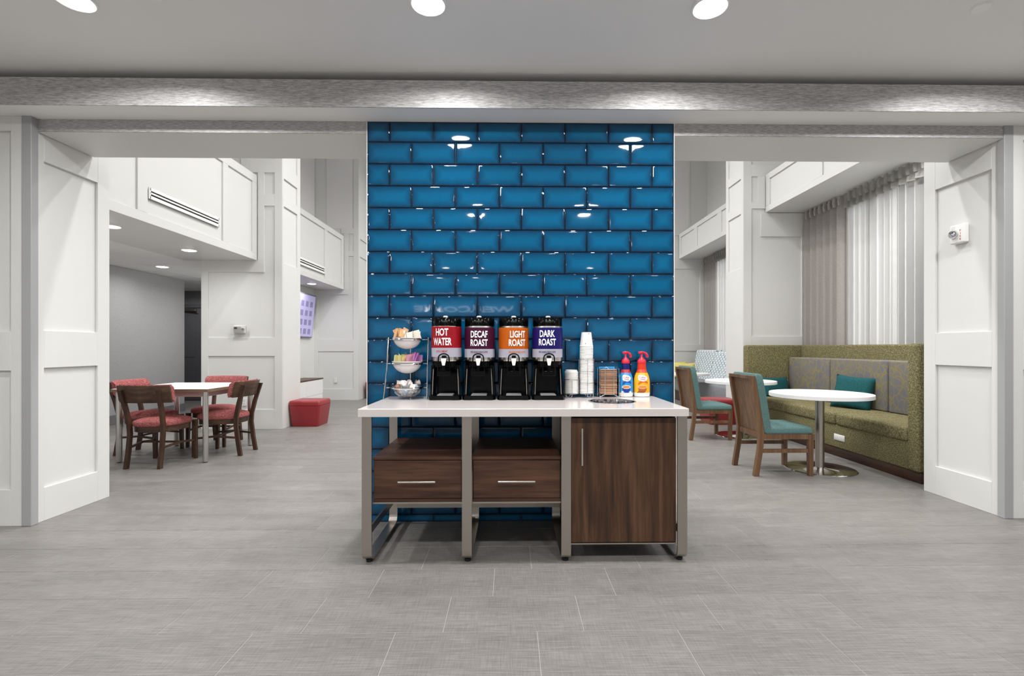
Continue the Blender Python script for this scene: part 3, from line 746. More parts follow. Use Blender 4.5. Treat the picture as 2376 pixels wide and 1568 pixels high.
# ------------------------------------------------------------------ tiered condiment stand, bowls and contents
st = thing('tiered_bowl_stand', 'chrome wire three tier stand at the left end of the counter', 'stand', (-.695, 3.33, TT))
bm = bmesh.new(); tube(bm, [(-.142, -.06, .003), (-.128, -.03, .2), (-.135+.012, -.01, .408)], .004, 8); tube(bm, [(.142, -.06, .003), (.14, -.03, .2), (.143, -.01, .408)], .004, 8)
tube(bm, [(.0, .112, .003), (.0, .112, .41)], .004, 8); obj('upright', bm, M['chrome'], st, 40)
for cz, R, zz in ((.395, .0965, 0), (.235, .1015, 0), (.075, .1065, 0)):
    bm = bmesh.new(); ring(bm, (0, 0, cz), R, .0065, 32, 6)
    tube(bm, [(-.135, -.02, cz), (-R, 0, cz)], .0035, 6); tube(bm, [(R, 0, cz), (.142, -.02, cz)], .0035, 6); tube(bm, [(0, R, cz), (0, .112, cz)], .0035, 6)
    obj('bowl_ring', bm, M['chrome'], st, 40)
def bowl(z, r, h, m, label, th=.003):
    bm = bmesh.new(); pr_ = []
    for i in range(9): a_ = PI/2*i/8; pr_.append((max(r*math.sin(a_)*1.0, .0005), h*(1-math.cos(a_))))
    pr_ += [(r+.006, h+.002), (r+.006, h+.005), (r-th, h+.003)]
    for i in range(7, -1, -1): a_ = PI/2*i/8; pr_.append((max((r-th)*math.sin(a_), .0004), th+(h-th)*(1-math.cos(a_))))
    lathe(bm, pr_, 32, cap=False); return tag(obj('bowl', bm, m, None, 50, (-.695, 3.33, TT+z)), label, 'bowl')
bowl(.330, .090, .072, M['bowlw'], 'white bowl of sugar packets on top tier of wire stand')
bowl(.168, .095, .078, M['bowlw'], 'white bowl of yellow and pink packets on middle tier')
bowl(.004, .101, .085, M['glassy'], 'clear glass bowl of creamer cups on bottom tier of wire stand')
def packets(n, z, xr, colr, label, grp, yr=(-.05, .05), tall=.03):
    m = mat('packet_paper', colr, .6); bm = B(-.02, .02, -.0012, .0012, -.028, .028); box(bm, -.02, .02, -.0004, .0004, -.031, .031)
    me = mesh('sweetener_packet', bm, m)
    for i in range(n):
        o = obj('sweetener_packet', me, None, None, loc=(-.695+xr[0]+(xr[1]-xr[0])*(i+.5)/n, 3.33+random.uniform(*yr), TT+z+random.uniform(0, tall)))
        o.rotation_euler = (random.uniform(-.5, .5), random.uniform(-.5, .5), random.uniform(-.9, .9)+(PI/2 if random.random() < .4 else 0)); tag(o, '%s, %s of these from the left' % (label, nth(i+1)), 'packet', grp)
packets(8, .425, (-.07, -.01), '#d3a374', 'tan raw sugar packet standing in the top bowl', 'tan sugar packets in the top bowl', tall=.022)
packets(10, .408, (-.02, .075), '#e9e4d8', 'white sugar packet standing in the top bowl', 'white sugar packets in the top bowl', tall=.022)
packets(10, .25, (-.078, -.005), '#eee6a0', 'yellow sweetener packet in the middle bowl', 'yellow packets in the middle bowl', tall=.025)
packets(7, .25, (-.005, .04), '#e8a9bd', 'pink sweetener packet in the middle bowl', 'pink packets in the middle bowl', tall=.02)
packets(7, .255, (.02, .078), '#c486c4', 'violet sweetener packet in the middle bowl', 'violet packets in the middle bowl', tall=.025)
def creamers(n, colr, label, grp, sd):
    bm = bmesh.new(); lathe(bm, [(.0115, -.012), (.0155, .008), (.019, .0085), (.019, .0105), (.018, .011)], 12)
    me = mesh('creamer_cup', bm, mat('creamer_plastic', colr, .4), 40); rr = random.Random(sd)
    for i in range(n):
        lay = i % 4; a_ = rr.uniform(0, 2*PI); q = (.025, .06, .078, .075)[lay]*math.sqrt(rr.uniform(.25, 1))
        o = obj('creamer_cup', me, None, None, loc=(-.695+q*math.cos(a_), 3.33+q*math.sin(a_), TT+(.03, .052, .08, .105)[lay]))
        o.rotation_euler = (rr.uniform(-1.4, 1.4), rr.uniform(-1.4, 1.4), 0); tag(o, label, 'creamer', grp)
creamers(30, '#ece7e2', 'white creamer cup in the glass bowl', 'white creamer cups in the glass bowl', 3)
creamers(7, '#b9cfe0', 'pale blue creamer cup in the glass bowl', 'pale blue creamer cups in the glass bowl', 5)
creamers(4, '#c98d6c', 'brown topped creamer cup in the glass bowl', 'brown creamer cups in the glass bowl', 11)

# ------------------------------------------------------------------ cup rack, cups, lids
RX, RYk = .49, 3.40
ck = thing('cup_rack', 'chrome wire rack holding stacked cups and lids beside the DARK ROAST dispenser', 'rack', (RX, RYk, TT))
xl, xc = .413-RX, .517-RX
bm = bmesh.new()
for x, R, zt in ((xl, .050, .125), (xc, .051, .265)):
    ring(bm, (x, 0, .027), R, .0018); ring(bm, (x, 0, zt), R, .0018)
    if x == xc: ring(bm, (x, 0, .1), R, .0014); ring(bm, (x, 0, .18), R, .0014)
    for a_ in (-PI/2, -PI/2+1.1, -PI/2-1.1, PI/2, 0, PI):
        tube(bm, [(x+R*math.cos(a_), R*math.sin(a_), .027), (x+R*math.cos(a_), R*math.sin(a_), zt)], .0016, 6)
    tube(bm, [(x-R, 0, .027), (x+R, 0, .027)], .0016, 6); tube(bm, [(x, -R, .027), (x, R, .027)], .0016, 6)
obj('wire_cage', bm, M['chrome'], ck, 40)
for s, x in ((1, xl-.02), (1, xc+.02)):
    bm = bmesh.new()
    for y in (-.045, .045):
        tube(bm, [(x-.02, y, .027), (x-.018, y, .01), (x-.01, y, .002), (x+.01, y, .002), (x+.018, y, .01), (x+.02, y, .027)], .002, 6)
    obj('wire_foot', bm, M['chrome'], ck, 40)
cupm = mat('paper_cup_white', '#efefec', .5)
bm = bmesh.new(); lathe(bm, [(.0445, .0), (.0465, .002), (.0465, .006), (.0445, .007), (.033, .098), (.031, .098), (.031, .094), (.0005, .094)], 28, cap=False)
cme = mesh('paper_cup', bm, cupm, 40)
NC = 31
for i in range(NC):
    o = obj('paper_cup', cme, None, None, loc=(RX+xc+random.uniform(-.0008, .0008), RYk, TT+.03+i*.0106))
    top = i == NC-1
    tag(o, 'topmost white paper cup, upside down on the tall stack' if top else 'white paper cup, %s rim from the top of the tall upside down stack' % nth(NC-i), 'cup', None if top else 'paper cups in the wire rack')
o_top = o
bm = bmesh.new(); fn = lambda u, z: ((.0445-(z-.007)*.1265+.0006)*math.sin(u/.04), -(.0445-(z-.007)*.1265+.0006)*math.cos(u/.04), z)
patch(bm, fn, [(-.006, -.003), (.006, -.003), (.003, .003), (-.003, .003)], .014, .088); patch(bm, fn, ell(.003, .004, 8), -.012, .02)
obj('printed_mark', bm, mat('cup_grey_ink', '#77777c', .6), o_top)
bm = bmesh.new(); lathe(bm, [(.045, 0), (.047, .002), (.047, .008), (.043, .011), (.041, .02), (.039, .0215), (.037, .019), (.0005, .018)], 28, cap=False)
lme = mesh('cup_lid', bm, M['plastic_w'], 40); NL = 15
for i in range(NL):
    top = i == NL-1
    o = obj('cup_lid', lme, None, None, loc=(RX+xl, RYk, TT+.03+i*.0098)); tag(o, 'topmost white plastic lid of the short stack in wire rack' if top else 'white plastic cup lid, %s from the top of the short stack' % nth(NL-i), 'lid', None if top else 'cup lids in the wire rack')

# sleeve rack
SX, SY = .672, 3.425
sr = thing('sleeve_rack', 'chrome wire holder full of cup sleeves in front of tiled column', 'rack', (SX, SY, TT))
bm = bmesh.new()
for s in (-1, 1):
    tube(bm, [(s*.066, -.045, .002), (s*.066, -.045, .19), (s*.064, -.045, .197), (s*.03, -.045, .2), (s*.03, -.045, .022)], .0022, 6)
    tube(bm, [(s*.066, .045, .002), (s*.066, .045, .205)], .0022, 6); tube(bm, [(s*.066, -.045, .19), (s*.066, .045, .2)], .0022, 6); tube(bm, [(s*.066, -.045, .08), (s*.066, .045, .08)], .0018, 6)
    tube(bm, [(s*.066, -.045, .003), (s*.03, -.045, .022)], .0022, 6)
tube(bm, [(-.03, -.045, .022), (.03, -.045, .022)], .0022, 6); tube(bm, [(-.066, .045, .02), (.066, .045, .02)], .0022, 6)
obj('wire_frame', bm, M['chrome'], sr, 40)
def sleeve_me(colr):
    bm = bmesh.new(); n = 8
    o = [(-.055+.11*i/n, -.028+.012*math.sin(PI*i/n)*-1+.0) for i in range(n+1)]; p = [(.06-.12*i/n, .032-.012*math.sin(PI*i/n)) for i in range(n+1)]
    prism(bm, o+p, 0, .0022); prism(bm, [(x*.99, y+.001) for x, y in o+p], .003, .0052); box(bm, -.055, -.052, -.026, .03, 0, .0052); box(bm, .052, .055, -.026, .03, 0, .0052)
    return mesh('cup_sleeve', bm, mat('sleeve_card', colr, .8))
SM = [sleeve_me(c_) for c_ in ('#b58a6e', '#a37a62', '#c39c80', '#8f7a6c', '#cf9f78', '#b7917c')]; NS = 29
for i in range(NS):
    o = obj('cup_sleeve', random.choice(SM), None, None, loc=(SX+random.uniform(-.002, .002), SY+random.uniform(-.003, .003), TT+.0235+i*.0058)); tag(o, 'cardboard cup sleeve, %s from the top of the stack in the wire holder' % nth(NS-i), 'cup sleeve', 'cup sleeves in the wire holder')
bm = B(-.056, .056, -.004, .0, 0, .026, bev=.001); bs = tag(obj('cup_sleeve', bm, mat('sleeve_blue', '#2b93d4', .6), loc=(SX-.004, SY+.034, TT+.182)), 'bright blue printed sleeve standing behind the brown sleeves', 'cup sleeve')
bm = bmesh.new(); tube(bm, [(-.014, -.005, .019), (-.004, -.005, .023), (.004, -.005, .018), (.014, -.005, .007)], .0016, 5); obj('printed_mark', bm, M['ink_w'], bs)

# creamer bottles
def bottle(x, label, cols, kind, sx):
    t = thing('creamer_bottle', label, 'bottle', (x, 3.44, TT)); t.scale = (sx, .95, 1)
    prof = [(.036, 0), (.0425, .004), (.0445, .02), (.0450, .075), (.0445, .105), (.0425, .125), (.038, .148), (.031, .168), (.0275, .178), (.0245, .19), (.0235, .212), (.0225, .222), (.0225, .232)]
    def rz(z):
        for (r0, z0), (r1, z1) in zip(prof, prof[1:]):
            if z0 <= z <= z1: return r0+(r1-r0)*(z-z0)/(z1-z0)
        return prof[-1][0]
    def part(nm, za, zb, m, off=0.):
        zs = sorted({za, zb} | {z for _, z in prof if za < z < zb}); bm = bmesh.new(); lathe(bm, [(rz(z)+off, z) for z in zs], 32); return obj(nm, bm, m, t, 50)
    part('base', 0, .03, M['plastic_w']); lb = part('label_sleeve', .03, .167, mat('bottle_label', cols[0], .25)); part('shoulder_band', .167, .19, mat('bottle_band', cols[1], .25)); part('neck_wrap', .19, .232, mat('bottle_neck', cols[2], .25))
    bm = bmesh.new(); lathe(bm, [(.024, .232), (.024, .252), (.016, .262), (.008, .272), (.0055, .275), (.0055, .298)], 24); pm = obj('pump_collar', bm, M['pump'], t, 40)
    bm = bmesh.new(); tube(bm, [(-.016, 0, .305), (-.006, 0, .309), (.01, 0, .308), (.022, 0, .301), (.03, 0, .288), (.031, 0, .272)], .0075, 10); box(bm, -.02, .004, -.008, .008, .298, .313, bev=.004, seg=2); obj('pump_head', bm, M['pump'], pm, 40)
    fn = cylmap(rz, .0005); fn2 = cylmap(rz, .0009); fn3 = cylmap(rz, .0013)
    cx = -.004
    bl = [(.027*math.cos(q)*(1+.12*math.cos(3*q)), .024*math.sin(q)*(1+.15*math.cos(2*q+1))) for q in [2*PI*i/28 for i in range(28)]]
    bm = bmesh.new(); patch(bm, fn, bl, cx, .131); obj('logo_patch', bm, M['ink_w'], lb)
    bm = bmesh.new(); text(bm, 'Coffee', fn2, .036, .012, cx, .136); text(bm, 'mate', fn2, .026, .010, cx+.002, .123); obj('logo_lettering', bm, mat('logo_red', '#a8243a', .5), lb)
    sw = bmesh.new()
    for i in range(14):
        a0 = -.027+.054*i/14; a1 = -.027+.054*(i+1)/14; f0 = .012*math.sin((i/14)*PI*1.2); f1 = .012*math.sin(((i+1)/14)*PI*1.2)
        vs = [sw.verts.new(fn(*q)) for q in ((a0, .087+f0-.006+.018*i/14), (a1, .087+f1-.006+.018*(i+1)/14), (a1, .098+f1+.014*(i+1)/14), (a0, .098+f0+.014*i/14))]; sw.faces.new(vs)
    obj('swoosh', sw, mat('swoosh_ink', cols[3], .4), lb)
    bm = bmesh.new(); patch(bm, fn, [(-.026, .018), (-.01, .018), (.01, .018), (.026, .018), (.022, -.006), (.012, -.02), (0, -.021), (-.012, -.02), (-.022, -.006)], cx, .052); obj('cup_picture', bm, mat('cup_ink', cols[4], .4), lb)
    bm = bmesh.new(); patch(bm, fn2, ell(.0275, .0125), cx, .070); obj('cup_rim_picture', bm, M['ink_w'] if kind == 0 else mat('rim_ink', '#e7c79a', .4), lb)
    bm = bmesh.new(); patch(bm, fn3, ell(.023, .009), cx, .070); obj('coffee_picture', bm, mat('coffee_ink', '#d0883c', .4), lb)
    bm = bmesh.new()
    if kind == 0:
        for u, z in ((-.028, .036), (.022, .035)): patch(bm, fn2, [((.014 if i % 2 == 0 else .005)*math.cos(PI*i/5), (.010 if i % 2 == 0 else .004)*math.sin(PI*i/5)) for i in range(10)], u, z)
        obj('flower_picture', bm, M['ink_w'], lb)
    else:
        for i in range(9): patch(bm, fn2, ell(.006, .003, 8), -.03+i*.0045, .033+.004*((i*7) % 3))
        obj('cinnamon_picture', bm, mat('cinnamon_ink', '#8a4a22', .5), lb)
bottle(.797, 'blue creamer bottle with red pump and coffee cup label', ('#2f8fd2', '#b32a30', '#0c1a66', '#154a9c', '#12338a'), 0, 1.15)
bottle(.909, 'yellow creamer bottle with red pump, rightmost item on counter', ('#f2b01c', '#d8481f', '#d8361c', '#d4601f', '#b5601f'), 1, 1.26)

# ------------------------------------------------------------------ red chairs and square table
def domed(outline, z0, z1, dome, ztuck=.02):
    """upholstered pad: closed outline, tucked bottom, domed top"""
    bm = bmesh.new(); cx = sum(p[0] for p in outline)/len(outline); cy = sum(p[1] for p in outline)/len(outline)
    def rg(s, z): return [bm.verts.new((cx+(x-cx)*s, cy+(y-cy)*s, z)) for x, y in outline]
    rows = [rg(.96, z0), rg(.995, z0+ztuck*.5), rg(1, z0+ztuck), rg(.99, z1-.012), rg(.95, z1), rg(.75, z1+dome*.55), rg(.45, z1+dome*.9), rg(.15, z1+dome)]
    loft(bm, rows, True); bm.faces.new(rows[0][::-1]); bm.faces.new(rows[-1]); return bm
def rrect(x0, x1, y0, y1, r, n=5):
    p = []
    for cx, cy, a0 in ((x1-r, y1-r, 0), (x0+r, y1-r, PI/2), (x0+r, y0+r, PI), (x1-r, y0+r, 3*PI/2)):
        for i in range(n+1): a_ = a0+PI/2*i/n; p.append((cx+r*math.cos(a_), cy+r*math.sin(a_)))
    return p
def curved_slab(hw, z0, z1, yb, tilt, bow, th, n=14, rnd=.012):
    """board curved in plan (ends towards +Y), leaning back with height"""
    bm = bmesh.new(); rows = []
    for i in range(n+1):
        u = -1+2*i/n; x = hw*u; yo = yb+bow*u*u; r = []
        e = rnd if 0 < i < n else rnd*2
        for dy, z in ((0, z0+e), (0, z1-e), (th*.3, z1), (th, z1-e), (th, z0+e), (th*.7, z0)):
            r.append(bm.verts.new((x, yo+dy-tilt*(z-z0), z)))
        rows.append(r)
    loft(bm, rows, True); bm.faces.new(rows[0][::-1]); bm.faces.new(rows[-1]); return bm
def red_chair(label, loc, rz):
    t = thing('dining_chair', label, 'chair', loc, rz)
    ol = []
    for i in range(36):
        a_ = 2*PI*i/36; c, s = math.cos(a_), math.sin(a_); e = .72
        x = math.copysign(abs(c)**e, c); y = math.copysign(abs(s)**e, s); ol.append((x*(.235+.025*y), .0+y*.245))
    obj('seat', domed(ol, .415, .468, .03), M['red_fab'], t, 60)
    bm = curved_slab(.265, .665, .842, -.315, .2, .075, .018); obj('back_panel', bm, M['chairwood_h'], t, 40)
    bm = curved_slab(.262, .667, .85, -.296, .2, .075, .05, rnd=.018); obj('backrest', bm, M['red_fab'], t, 60)
    for s in (-1, 1):
        bm = bmesh.new(); post(bm, [(s*.168, -.272, 0), (s*.166, -.245, .16), (s*.166, -.222, .34), (s*.17, -.226, .44), (s*.178, -.262, .6), (s*.186, -.322, .80)], .032, .042); obj('leg', bm, M['chairwood'], t, 30)
        bm = bmesh.new(); beam(bm, (s*.222, .215, 0), (s*.218, .205, .42), .03, .03, .042, .042); obj('leg', bm, M['chairwood'], t)
        bm = sweep(bmesh.new(), [(s*.17, -.235, .205), (s*.2, 0, .225), (s*.22, .205, .205)], [(-.011, -.008), (.011, -.008), (.011, .008), (-.011, .008)], up=(0, 0, 1)); obj('stretcher', bm, M['chairwood'], t)
    bm = sweep(bmesh.new(), [(-.2, .0, .225), (.2, .0, .225)], [(-.01, -.008), (.01, -.008), (.01, .008), (-.01, .008)], up=(0, 0, 1)); obj('stretcher', bm, M['chairwood'], t)
    bm = bmesh.new(); inner = [(x*.9, y*.9) for x, y in ol]; prism(bm, [(x*.93, y*.93) for x, y in ol], .36, .417); obj('seat_frame', bm, M['chairwood_h'], t, 40)
    return t
rc = red_chair('red tweed dining chair nearest the viewer, its wooden back towards us', (-3.713, 5.335, 0), 0)
dup(rc, (-3.335, 5.83, 0), PI/2, 'red tweed dining chair at the right side of white square table')
dup(rc, (-4.2, 5.85, 0), -PI/2, 'red tweed dining chair at the left side of white square table')
dup(rc, (-3.75, 6.37, 0), PI, 'red tweed dining chair on the far side of square table, facing us')
tb = thing('dining_table', 'square white topped dining table with metal legs among red chairs', 'table', (-3.715, 5.80, 0))
obj('tabletop', B(-.505, .505, -.505, .505, .757, .785, bev=.002), [M['lam']], tb)
bm = bmesh.new()
for x0, x1, y0, y1 in ((-.507, .507, -.5085, -.5045), (-.507, .507, .5045, .5085), (-.5085, -.5045, -.5045, .5045), (.5045, .5085, -.5045, .5045)): box(bm, x0, x1, y0, y1, .754, .7842)
obj('edge_band', bm, M['edgewood'], tb)
bm = bmesh.new()
for x0, x1, y0, y1 in ((-.43, .43, -.46, -.44), (-.43, .43, .44, .46), (-.46, -.44, -.43, .43), (.44, .46, -.43, .43)): box(bm, x0, x1, y0, y1, .70, .757)
obj('apron', bm, mat('table_apron_reflection_tint', '#a98d88', .35, .3), tb)  # pinkish reflection is put into the apron colour
for sx in (-1, 1):
    for sy in (-1, 1):
        bm = bmesh.new(); lathe(bm, [(.026, .008), (.0285, .02), (.0285, .757)], 20, (sx*.455, sy*.455, 0)); lg = obj('leg', bm, M['satin'], tb, 40)
        bm = bmesh.new(); lathe(bm, [(.02, 0), (.02, .01)], 14, (sx*.455, sy*.455, 0)); obj('foot_pad', bm, M['blackm'], lg)

# ------------------------------------------------------------------ teal chairs
def teal_chair(label, loc, rz):
    t = thing('side_chair', label, 'chair', loc, rz)
    wd = .215
    obj('seat', domed(rrect(-.245, .245, -.19, .29, .03), .40, .462, .028), M['teal_fab'], t, 60)
    def yb(z): return -.215-.14*(z-.40)*(1+.25*(z-.4))
    bm = bmesh.new(); rows = []
    for z in (.42, .55, .7, .85, .955, .972):
        e = 0 if z < .96 else .012
        r = [bm.verts.new((x, yb(z)+d, z)) for x, d in ((-.245+e, .03+e), (-.245+e, .10-e), (.245-e, .10-e), (.245-e, .03+e))]; rows.append(r)
    loft(bm, rows, True); bm.faces.new(rows[0][::-1]); bm.faces.new(rows[-1])
    bmesh.ops.bevel(bm, geom=[e for e in bm.edges if abs(e.verts[0].co.z-e.verts[1].co.z) > .005], offset=.014, segments=3, affect='EDGES', profile=.5)
    obj('backrest', bm, M['teal_fab'], t, 50)
    bm = bmesh.new(); post(bm, [(0, yb(z)+.018, z) for z in (.40, .55, .7, .85, .94)], .40, .016); obj('back_panel', bm, M['tealwood'], t)
    bm = bmesh.new(); post(bm, [(0, yb(.925)+.008, .925), (0, yb(.955)+.008, .955)], .49, .036); obj('top_rail', bm, M['tealwood'], t)
    bm = bmesh.new(); post(bm, [(0, yb(.36)+.008, .355), (0, yb(.405)+.008, .405)], .44, .03); obj('back_rail', bm, M['tealwood'], t)
    for s in (-1, 1):
        bm = bmesh.new(); post(bm, [(s*.222, -.262, 0), (s*.222, -.222, .25), (s*.222, yb(.4)+.006, .4), (s*.222, yb(.65)+.006, .65), (s*.222, yb(.93)+.006, .93)], .042, .046); obj('leg', bm, M['tealwood'], t, 20)
        bm = bmesh.new(); beam(bm, (s*.222, .262, 0), (s*.222, .262, .40), .04, .04, .046, .046); obj('leg', bm, M['tealwood'], t)
        obj('seat_rail', B(s*.222-.014, s*.222+.014, -.2, .245, .352, .402), M['tealwood'], t)
        obj('stretcher', B(s*.222-.012, s*.222+.012, -.215, .245, .222, .258), M['tealwood'], t)
    obj('seat_rail', B(-.2, .2, .25, .275, .352, .402), M['tealwood'], t)
    return t
tc = teal_chair('teal upholstered wooden chair facing the nearer white round table', (2.592, 4.915, 0), -PI/2)
dup(tc, (2.632, 6.735, 0), -PI/2, 'teal upholstered wooden chair farther away, closest to the blue tiles')

# round tables
def round_table(label, loc, R=.46, rb=.325, hh=.768):
    t = thing('round_table', label, 'table', loc)
    bm = bmesh.new(); lathe(bm, [(R-.004, hh-.04), (R, hh-.037), (R, hh-.003), (R-.003, hh)], 64); obj('tabletop', bm, M['lam'], t, 40)
    bm = bmesh.new(); lathe(bm, [(.041, .012), (.041, hh-.05), (.09, hh-.05), (.09, hh-.04)], 32); obj('column', bm, M['steel'], t, 40)
    bm = bmesh.new(); lathe(bm, [(rb, 0), (rb, .006), (rb-.006, .011), (.06, .016), (.045, .024)], 56); obj('base_plate', bm, M['chrome'], t, 30)
    return t
round_table('white round table with chrome base, in front of booth and nearer teal chair', (3.11, 4.95, 0))
round_table('white round table with chrome base at the far end of the booth', (3.19, 6.86, 0))

# ------------------------------------------------------------------ green booth
bt = thing('booth_sofa', 'olive tweed booth sofa with high back below the curtained window', 'sofa', (3.66, 6.0, 0))
bx, by = 3.66, 6.0
def bb(name, x0, x1, y0, y1, z0, z1, bev, m, par=bt, seg=3): return obj(name, B(x0-bx, x1-bx, y0-by, y1-by, z0, z1, bev=bev, seg=seg), m, par, 50)
bb('plinth', 3.672, 4.5, 4.385, 7.7, 0, .102, .002, M['plinth'], seg=1)
bb('base', 3.66, 4.5, 4.40, 7.66, .102, .36, .01, M['green_fab'])
bb('end_panel', 3.63, 4.58, 4.36, 4.50, .102, 1.262, .03, M['green_fab'])
bb('end_panel', 3.63, 4.58, 7.58, 7.72, .102, 1.262, .03, M['green_fab'])
bb('back_panel', 4.46, 4.59, 4.50, 7.58, .3, 1.262, .025, M['green_fab'])
ys = [4.505, 5.525, 6.55, 7.575]
for a_, b_ in zip(ys, ys[1:]):
    bb('seat_cushion', 3.64, 4.46, a_+.003, b_-.003, .355, .49, .03, M['green_fab'], seg=4)
    bb('back_cushion', 4.27, 4.46, a_+.04, b_+.03 if b_ < 7.5 else b_-.003, .49, 1.078, .022, M['cush'])
ol_ = bb('power_outlet', 3.652, 3.661, 5.38, 5.56, .185, .255, .004, M['plastic_w'], seg=1)
ob = bmesh.new()
for y in (5.43, 5.49): box(ob, 3.6505-bx, 3.652-bx, y-by, y+.03-by, .205, .235)
obj('outlet_socket', ob, M['upper'], ol_)
def pillow(name, label, m, wd, ht, th, loc, rot):
    n = 14; bm = bmesh.new(); g = {}
    for s in (1, -1):
        for i in range(n+1):
            for j in range(n+1):
                u, v = -1+2*i/n, -1+2*j/n; ed = max(abs(u), abs(v))
                k = (1-u*u)**.5*(1-v*v)**.5 if ed < 1 else 0
                pin = 1-.07*(1-v*v)*abs(u)**3, 1-.09*(1-u*u)*abs(v)**3
                key = (i, j) if ed >= 1 else (i, j, s)
                if key not in g: g[key] = bm.verts.new((u*wd/2*pin[0], s*th/2*k**.6, v*ht/2*pin[1]))
    for s in (1, -1):
        for i in range(n):
            for j in range(n):
                q = [g.get((a_, b_, s)) or g[(a_, b_)] for a_, b_ in ((i, j), (i+1, j), (i+1, j+1), (i, j+1))]; bm.faces.new(q)
    o = obj(name, bm, m, None, 80, loc); o.rotation_euler = rot; return tag(o, label, 'pillow')
pillow('throw_pillow', 'teal throw pillow in the far corner of the booth', M['teal_pil'], .46, .30, .13, (4.02, 7.47, .63), (-.22, 0, .25))
pillow('throw_pillow', 'teal throw pillow leaning against the middle booth cushion', M['teal_pil'], .46, .42, .15, (4.13, 5.93, .68), (-.28, .06, -1.1))
pillow('throw_pillow', 'teal throw pillow tucked behind the near booth end panel', M['teal_pil'], .42, .32, .13, (4.18, 4.78, .635), (-.3, 0, -1.45))

# ------------------------------------------------------------------ ottomans
def ottoman(label, loc, rz=0, wd=.48, dp=.48, h=.40):
    t = thing('ottoman', label, 'ottoman', loc, rz)
    bm = bmesh.new(); rows = []
    for z, s in ((.0, .84), (.02, .86), (.31, 1.0), (.325, 1.0)):
        rows.append([bm.verts.new((x*s, y*s, z)) for x, y in rrect(-wd/2, wd/2, -dp/2, dp/2, .03)])
    loft(bm, rows, True); bm.faces.new(rows[0][::-1]); bm.faces.new(rows[-1]); obj('body', bm, M['red_leather'], t, 40)
    bm = bmesh.new(); rows = []
    for z, s in ((.327, .985), (.331, 1.0), (h-.025, .995), (h-.008, .97), (h, .92)):
        rows.append([bm.verts.new((x*s, y*s, z)) for x, y in rrect(-wd/2, wd/2, -dp/2, dp/2, .03)])
    loft(bm, rows, True); bm.faces.new(rows[0][::-1]); bm.faces.new(rows[-1]); obj('top_cushion', bm, M['red_leather'], t, 40)
    return t
ot = ottoman('red leatherette cube ottoman beside the left white pier', (-3.19, 7.93, 0))
dup(ot, (-3.25, 12.15, 0), 0, 'red leatherette ottoman far away, partly behind the blue column')
dup(ot, (3.36, 8.02, 0), 0, 'red leatherette ottoman beside the right pier behind teal chairs')

# ------------------------------------------------------------------ far right alcove seating
so = thing('lounge_sofa', 'grey sofa with blue white geometric back in far right alcove', 'sofa', (4.1, 10.2, 0))
obj('seat', B(-.28, .28, -1.55, 1.5, .22, .52, bev=.04, seg=3), M['grey_fab'], so, 50)
obj('plinth', B(-.22, .4, -1.5, 1.48, 0, .22), M['plinth'], so)
def leanback(y0, y1, zt):
    bm = bmesh.new(); rows = []
    for z, x in ((.40, .16), (.5, .17), (zt-.03, .30), (zt, .33)):
        rows.append([bm.verts.new((a_, b_, z)) for a_, b_ in ((x, y0), (x+.14, y0), (x+.14, y1), (x, y1))])
    loft(bm, rows, True); bm.faces.new(rows[0][::-1]); bm.faces.new(rows[-1]); return bm
obj('back_cushion', leanback(.45, 1.48, 1.17), M['geo'], so); obj('back_cushion', leanback(-1.5, .44, 1.13), M['geo'], so)
pillow('throw_pillow', 'yellow throw pillow on the far grey sofa, right one', M['yellow_fab'], .48, .36, .13, (3.98, 11.35, .70), (-.25, 0, -.35))
pillow('throw_pillow', 'yellow throw pillow on the far grey sofa, left one', M['yellow_fab'], .42, .38, .13, (3.90, 11.56, .71), (-.2, 0, 0))
round_table('small white round table in front of far patterned sofa', (3.50, 9.75, 0), .40, .26, .72)

# ------------------------------------------------------------------ far left alcove: credenza and screen
cr = thing('credenza', 'low white credenza with dark brown top below the screen', 'cabinet', (-4.35, 9.7, 0))
obj('body', B(-.20, .20, -1.35, 1.28, .0, .535), M['lam'], cr); obj('top', B(-.215, .215, -1.36, 1.30, .535, .56, bev=.002), M['chairwood_h'], cr)
for i in range(3): obj('door', B(.2, .212, -1.33+.87*i, -.47+.87*i, .22, .53, bev=.002), M['lam'], cr); obj('drawer', B(.2, .212, -1.33+.87*i, -.47+.87*i, .03, .212, bev=.002), M['lam'], cr)
tv = thing('display_screen', 'tilted wall screen with lavender menu in far left alcove', 'screen', (-4.5, 10.35, 1.92))
tv.rotation_euler = (0, .1, 0)
obj('bezel', B(-.02, .02, -1.0, 1.0, -.48, .48, bev=.004), mat('bezel_grey', '#6d6a78', .4), tv)
scr = obj('screen', B(.02, .024, -.975, .975, -.455, .455), mat('lavender_display', '#9a95bd', .3, emit=.55), tv)
cardm = mat('menu_card', '#77719a', .3, emit=.35)
for i in range(8):
    for j in range(4):
        obj('screen_card', B(.024, .026, -.9+i*.23, -.76+i*.23, -.4+j*.2, -.28+j*.2), cardm, scr)

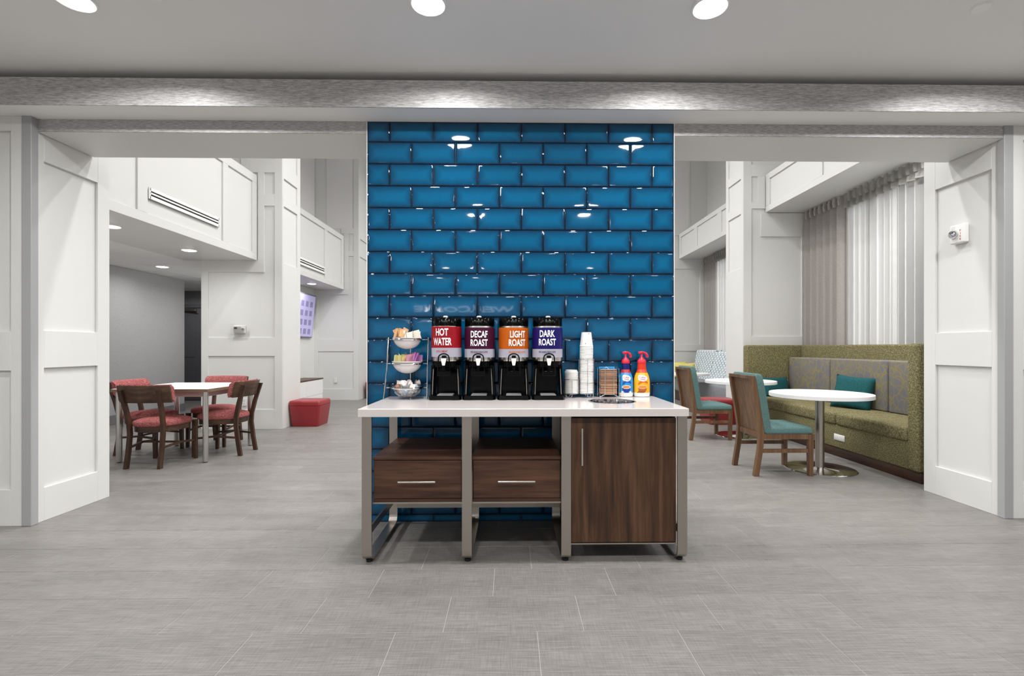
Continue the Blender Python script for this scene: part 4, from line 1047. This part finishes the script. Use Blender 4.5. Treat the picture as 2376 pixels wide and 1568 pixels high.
# ------------------------------------------------------------------ small wall fixtures
def vent(label, xf, y0, y1, z0, z1):
    t = thing('slot_vent', label, 'vent', (xf, (y0+y1)/2, (z0+z1)/2)); hy2, hz = (y1-y0)/2, (z1-z0)/2
    obj('backing', B(-.010, -.006, -hy2, hy2, -hz, hz), M['gap_shade'], t)
    bm = bmesh.new()
    for a_, b_ in ((-hz, -hz*.42), (-hz*.12, hz*.18), (hz*.45, hz)): box(bm, -.006, .006, -hy2, hy2, a_, b_, bev=.002)
    for s in (-1, 1): box(bm, -.006, .006, s*hy2-.012, s*hy2+.012, -hz, hz)
    obj('frame', bm, M['rim'], t)
vent('long white slot vent on the near left bulkhead', -3.803, 5.28, 6.52, 2.79, 2.91)
vent('white slot vent on the far left bulkhead', -3.885, 9.14, 10.4, 2.755, 2.90)
th = thing('thermostat', 'thermostat under a clear cover on the left white pier', 'thermostat', (-4.07, Y1, 1.50))
obj('back_box', B(-.085, .085, -.012, .012, -.06, .06, bev=.003), M['plastic_w'], th)
obj('controller', B(-.07, .045, -.04, -.012, -.045, .04, bev=.004), M['rim'], th); obj('display', B(-.06, -.015, -.0415, -.04, 0, .028), M['door'], th)
bm = bmesh.new(); lathe(bm, [(.014, 0), (.014, .03)], 14); xform(bm, Matrix.Translation((.066, -.012, -.0)) @ Matrix.Rotation(PI/2, 4, 'X')); obj('lock', bm, M['steel'], th)
obj('clear_cover', B(-.105, .105, -.055, -.052, -.085, .07, bev=.001), M['pane'], th)
def wall_outlet(label, x, y, z):
    t = thing('wall_outlet', label, 'outlet', (x, y, z)); obj('plate', B(-.036, .036, -.006, .006, -.058, .058, bev=.003), M['plastic_w'], t)
    for s in (-.024, .024): obj('socket', B(-.016, .016, -.0085, -.006, s-.014, s+.014, bev=.002), M['upper'], t)
wall_outlet('white outlet plate low on the left white pier behind a red chair', -4.0, Y1, .41)
wall_outlet('white outlet plate on the far left wall above ottoman', -4.08, YW, .46)
fs = thing('fire_strobe', 'white fire alarm strobe on the right white jamb', 'alarm', (3.56, 3.86, 2.12), -PI/2)
bm = B(-.066, .066, -.045, .0, -.075, .075, bev=.012, seg=3); obj('housing', bm, M['plastic_w'], fs, 40)
bm = bmesh.new(); lathe(bm, [(.034, 0), (.034, .012), (.026, .026), (.001, .03)], 24, cap=False); xform(bm, Matrix.Translation((-.02, -.045, .0)) @ Matrix.Rotation(PI/2, 4, 'X')); obj('strobe_lens', bm, M['chrome'], fs, 30)
bm = bmesh.new()
for i, ch in enumerate('FIRE'): text(bm, ch, lambda u, z: (u, -.0455, z), .012 if ch != 'I' else .004, .015, .034, .022-.022*i)
obj('lettering', bm, mat('fire_red', '#b3242c', .5), fs)
obj('grille', B(-.045, -.012, -.0465, -.045, .042, .064, bev=.0005), M['upper'], fs)
